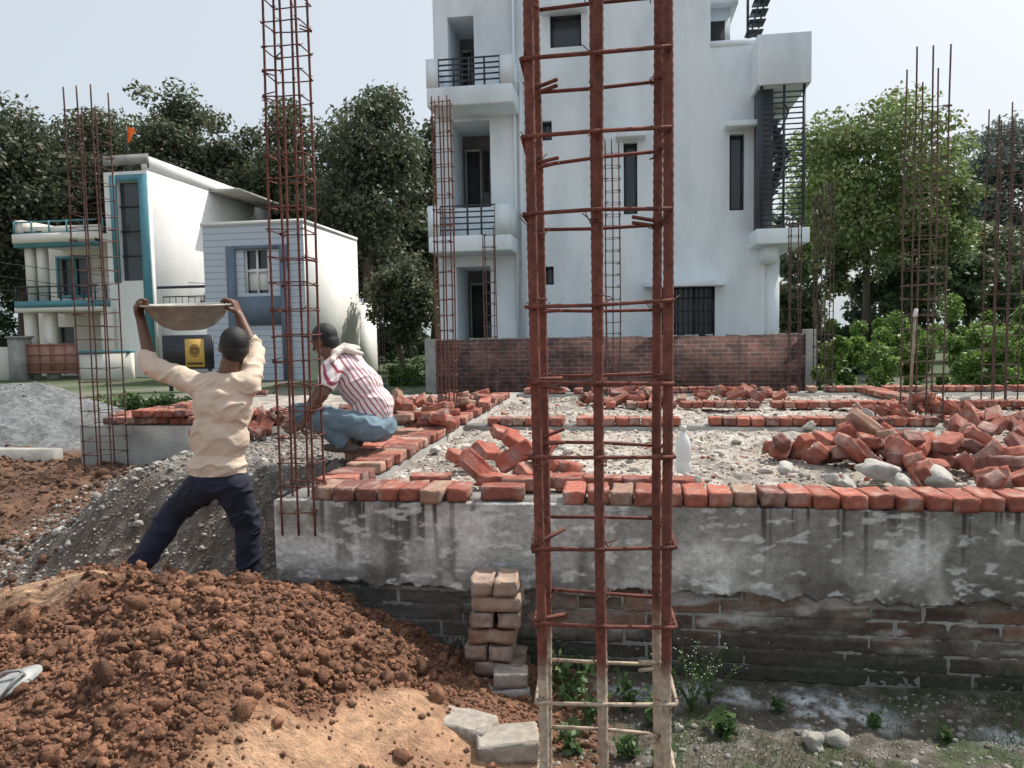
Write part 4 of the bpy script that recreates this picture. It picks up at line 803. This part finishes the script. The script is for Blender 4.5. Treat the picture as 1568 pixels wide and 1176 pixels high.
        def lab(Pp):
            best=np.full(len(Pp),1e9); li=np.zeros(len(Pp),int); labs=list(mats.keys())
            for pr in s.p:
                if pr[0]=='c':
                    a,b=pr[1],pr[2]; ab=b-a; t=np.clip(((Pp-a)@ab)/(ab@ab+1e-9),0,1); dd_=np.linalg.norm(Pp-(a+t[:,None]*ab),axis=1)-(pr[3]+t*(pr[4]-pr[3]))
                else:
                    q=(Pp-pr[1])@pr[2]/pr[3]; dd_=(np.linalg.norm(q,axis=1)-1)*pr[3].min()
                k=dd_<best; best[k]=dd_[k]; li[k]=labs.index(pr[5])
            return li,labs
        li,labs=lab(V)
        if wr:
            amp=np.array([wr.get(l_2,0) for l_2 in labs])[li]
            ne=len(nm.edges); E=np.zeros(ne*2,np.int32); nm.edges.foreach_get('vertices',E); E=E.reshape(-1,2)
            deg=np.bincount(E.ravel(),minlength=nv)[:,None]; mk=(amp>0)[:,None]
            for _ in range(26):
                A_=np.zeros_like(V)
                for q in range(3): A_[:,q]=np.bincount(E[:,0],V[E[:,1],q],nv)+np.bincount(E[:,1],V[E[:,0],q],nv)
                V=np.where(mk,V*.4+.6*A_/deg,V)
            nz_=fbm(V[:,0]*9,V[:,1]*9,V[:,2]*16,s=5,o=3)-.5; rd_=1-np.abs(2*fbm(V[:,0]*6+V[:,2]*5,V[:,1]*6,V[:,2]*11-V[:,0]*6,s=8,o=2)-1)*4
            V=V+N*(amp*(.35+nz_*1.4+np.clip(rd_,0,1)*1.3))[:,None]
        nm.vertices.foreach_set('co',V.ravel())
        pc=np.zeros(len(nm.polygons)*3); nm.polygons.foreach_get('center',pc); li2,_=lab(pc.reshape(-1,3))
        nm.materials.clear()
        for l_2 in labs: nm.materials.append(mats[l_2])
        nm.polygons.foreach_set('material_index',li2.astype(np.int32)); nm.polygons.foreach_set('use_smooth',np.ones(len(nm.polygons),bool))
        if attrf is not None:
            at=nm.attributes.new('stripe','FLOAT','POINT'); at.data.foreach_set('value',attrf(V).astype(np.float32))
        nm.update(); o=bpy.data.objects.new(name,nm); return link(o,parent)
m_skin=M('skin',(.16,.075,.045),(.12,.055,.033),scale=15,rough=.55); m_hair=M('hair',(.012,.011,.012),(.006,.006,.006),scale=60,rough=.6,bump=.5,bscale=150)
m_lip=M('lip',(.14,.05,.04),rough=.5); m_shirt=M('beige_shirt',(.70,.57,.46),(.57,.45,.35),scale=5,rough=.9,bump=.3,bscale=60); m_navy=M('navy_trousers',(.018,.022,.045),(.01,.012,.028),scale=6,rough=.9)
m_jean=M('jeans',(.17,.25,.31),(.10,.155,.20),scale=9,rough=.9,bump=.2,bscale=90); m_shoe=M('shoe',(.10,.085,.07),rough=.7)
mt=bpy.data.materials.new('striped_shirt'); mt.use_nodes=True; n_=mt.node_tree.nodes; l_=mt.node_tree.links; p_=n_['Principled BSDF']; p_.inputs['Roughness'].default_value=.85
at=n_.new('ShaderNodeAttribute'); at.attribute_name='stripe'; mm=n_.new('ShaderNodeMath'); mm.operation='MULTIPLY'; mm.inputs[1].default_value=29; l_.new(at.outputs['Fac'],mm.inputs[0]); m2=n_.new('ShaderNodeMath'); m2.operation='FRACT'; l_.new(mm.outputs[0],m2.inputs[0]); rp=n_.new('ShaderNodeValToRGB'); e=rp.color_ramp.elements; e[0].position=.0; e[0].color=(.74,.66,.68,1); e[1].position=.70; e[1].color=(.33,.07,.10,1); rp.color_ramp.interpolation='CONSTANT'; l_.new(m2.outputs[0],rp.inputs[0]); l_.new(rp.outputs[0],p_.inputs['Base Color']); m_str=mt
def eyes(root,P_):
    c,S_,Fd,U,k=P_.hd
    for sg_ in (-1,1):
        mb=MB(); V,Fc=I2; q=c+Fd*.076*k+S_*sg_*.031*k+U*.012*k; mb.add(V*.0125*k+q,F3=Fc,c=(.6,.58,.55)); mb.add(V*.006*k+q+Fd*.009*k,F3=Fc,c=(.02,.012,.01)); mb.make('eye',m_stone,root,True)
W=Person(); D=4.3
A=lambda u,v,d=D: np.array(atD(u,v,d))
sh_l=A(306,590); sh_r=A(382,588); nk=A(349,572)
side=nrm(sh_r-sh_l); fwdw=nrm(np.cross(np.array([0,0,1.]),side)); 
I=np.stack([side,fwdw,np.array([0,0,1.])],1)
W.ell(A(341,622),I,(.172,.115,.17),'shirt'); W.ell(A(336,672),I,(.160,.108,.18),'shirt'); W.ell(A(333,712),I,(.166,.115,.10),'shirt'); W.ell(A(333,738),I,(.150,.11,.09),'pants')
W.cap(sh_l,sh_r,.066,.066,'shirt'); W.ell(A(345,590),I,(.14,.09,.08),'shirt')
W.cap(nk,A(355,545,4.31),.055,.052,'skin')
W.cap(sh_l,A(262,573,4.32),.066,.060,'shirt'); el=A(232,560,4.33); W.cap(A(262,573,4.32),el,.060,.053,'shirt'); W.cap(el,A(226,545,4.35),.053,.048,'shirt')
wl_=A(216,492,4.40); W.cap(el,wl_,.040,.027,'skin'); W.hand(wl_,A(212,470,4.44)-wl_+np.array([0,0,.03]),[0,-1,0],[1,0.3,0],curl=.65)
er=A(391,540,4.5); W.cap(sh_r,er,.064,.055,'shirt'); W.cap(er,A(386,525,4.53),.054,.048,'shirt'); wr_=A(366,482,4.56); W.cap(er,wr_,.040,.027,'skin'); W.hand(wr_,A(356,462,4.56)-wr_+np.array([0,0,.01]),[0,-1,0],[-1,.3,0],curl=.65)
W.head(A(358,533,4.33),[-.55,.8,.05],[.05,.1,1])
gl=lambda p: H1(p[0],p[1])
fl_=A(200,880,4.2); fl_[2]=gl(fl_)+.08; fr_=A(382,890,4.4); fr_[1]=min(fr_[1],4.15); fr_[2]=gl(fr_)+.08
hl=A(314,742); hr=A(354,742); kl=(hl+fl_)/2+np.array([-.05,.14,.08]); kr=(hr+fr_)/2+np.array([.02,.06,.03])
for h_,k_,f_ in ((hl,kl,fl_),(hr,kr,fr_)):
    W.cap(h_,k_,.100,.074,'pants'); W.cap(k_,f_*.85+k_*.15,.074,.064,'pants'); W.cap(f_*.75+k_*.25,f_,.042,.036,'skin')
    tdir=nrm([-.4,.9,0]); b0=f_+np.array([0,0,-.035]); W.cap(b0-tdir*.045,b0+tdir*.12,.036,.030,'skin')
    for t_ in range(5): sd_=np.cross(tdir,[0,0,1.]); W.cap(b0+tdir*.12+sd_*(t_-2)*.016,b0+tdir*(.175-.008*abs(t_-1))+sd_*(t_-2)*.018+np.array([0,0,-.01]),.011,.009,'skin')
wk=empty('worker_carrying_pan')
W.build('body',{'shirt':m_shirt,'pants':m_navy,'skin':m_skin,'hair':m_hair,'lip':m_lip},wr={'shirt':.009,'pants':.009},parent=wk); eyes(wk,W)
pn=empty('metal_pan'); pc_=A(287,468,4.52); pn.location=pc_; pn.rotation_euler=(math.radians(4),math.radians(1),0)
m_pan=M('pan_metal',(.46,.44,.40),(.22,.205,.185),scale=9,rough=.5,metal=.35,bump=.3,bscale=40)
lathe('bowl',[(0,-.15),(.09,-.147),(.15,-.122),(.205,-.068),(.245,-.005),(.270,.0),(.272,.008),(.262,.010),(.24,.006),(.2,-.06),(.145,-.112),(.09,-.136),(0,-.138)],m_pan,pn,(0,0,0),56)
mb=MB(); a=np.linspace(0,1,14); V=[];n_r=28
for r_ in a: V+=[(r_*.215*math.cos(6.2832*q/n_r),r_*.215*math.sin(6.2832*q/n_r),-.03+.03*(1-r_**2)+.008*random.random()) for q in range(n_r)]
mb.add(V,F4=[[i_*n_r+q,i_*n_r+(q+1)%n_r,(i_+1)*n_r+(q+1)%n_r,(i_+1)*n_r+q] for i_ in range(13) for q in range(n_r)]); mb.make('mortar_load',m_conc,pn,True)
# squatting worker
S=Person(); B=lambda u,v,d=5.2: np.array(atD(u,v,d))
Iz=np.eye(3)
def frame(upv,fwd): U=nrm(upv); Fd=np.array(fwd,float); Fd=nrm(Fd-U*Fd.dot(U)); return np.stack([np.cross(Fd,U),Fd,U],1)
spU=B(515,552)-B(578,640); Rm=frame(spU,[-1,.15,-.8])
S.ell(B(578,654),Iz,(.13,.165,.10),'jeans'); S.ell(B(571,620),Rm,(.16,.135,.15),'shirt'); S.ell(B(552,590),Rm,(.17,.14,.17),'shirt'); S.ell(B(528,563),Rm,(.18,.125,.12),'shirt')
s1=B(508,566,5.03); s2=B(510,560,5.38); S.cap(s1,s2,.068,.068,'shirt'); S.cap(B(518,556),B(502,538),.062,.054,'skin')
S.head(B(497,522,5.22),[-1,.25,-.45],[-.4,0,1],k=.98)
e1=B(494,604,4.95); w1_=B(470,636,4.98); mid_=s1*.5+e1*.5; S.cap(s1,mid_,.066,.064,'shirt'); S.cap(mid_,e1,.046,.040,'skin'); S.cap(e1,w1_,.040,.027,'skin'); S.hand(w1_,[-.5,.1,-.8],[0,.3,.6],[0,1,-.3],curl=.4)
e2=B(488,600,5.42); w2_=B(462,640,5.35); S.cap(s2,s2*.5+e2*.5,.064,.060,'shirt'); S.cap(s2*.5+e2*.5,e2,.046,.040,'skin'); S.cap(e2,w2_,.040,.027,'skin'); S.hand(w2_,[-.5,-.1,-.8],[0,.3,.6],[0,-1,-.3],curl=.4)
for dz,uo in ((-.13,0),(.14,8)):
    hp_=B(566+uo,656,5.2+dz); kn=B(458+uo,632,5.2+dz*1.3); an=B(532+uo,683,5.2+dz*1.1); an[2]=.96+.07
    S.cap(hp_,kn,.094,.070,'jeans'); S.cap(kn,an*.9+kn*.1,.066,.054,'jeans'); S.cap(an*.9+kn*.1,an,.042,.038,'skin')
    t_=nrm([-1,.1,0]); b0=an+np.array([0,0,-.035]); S.cap(b0-t_*.05,b0+t_*.11,.036,.032,'shoe'); S.cap(b0+t_*.08,b0+t_*.16,.034,.026,'shoe')
sq=empty('squatting_worker'); cc_=B(552,590)
def stripef(V):
    q=(V-cc_)@Rm; ang=np.arctan2(q[:,0],-q[:,1]-.02); return ang*.15+.5+2
S.build('body',{'shirt':m_str,'jeans':m_jean,'skin':m_skin,'hair':m_hair,'lip':m_lip,'shoe':m_shoe},wr={'shirt':.007,'jeans':.008},parent=sq,attrf=stripef); eyes(sq,S)
C_=Person(); pts=[B(514,541,5.04),B(520,535,5.08),B(534,531,5.15),B(545,533,5.25),B(540,533,5.35),B(522,534,5.42)]
for a,b in zip(pts[:-1],pts[1:]): C_.cap(a,b,.024,.028,'cloth')
C_.cap(B(532,536,5.1),B(554,542,5.16),.026,.02,'cloth'); C_.cap(B(516,538,5.04),B(509,552,4.98),.022,.017,'cloth')
C_.build('neck_towel',{'cloth':M('towel',(.72,.66,.61),(.5,.42,.38),scale=12,rough=.95,bump=.4,bscale=100)},voxel=.007,wr={'cloth':.010},parent=sq)
print('DONE')
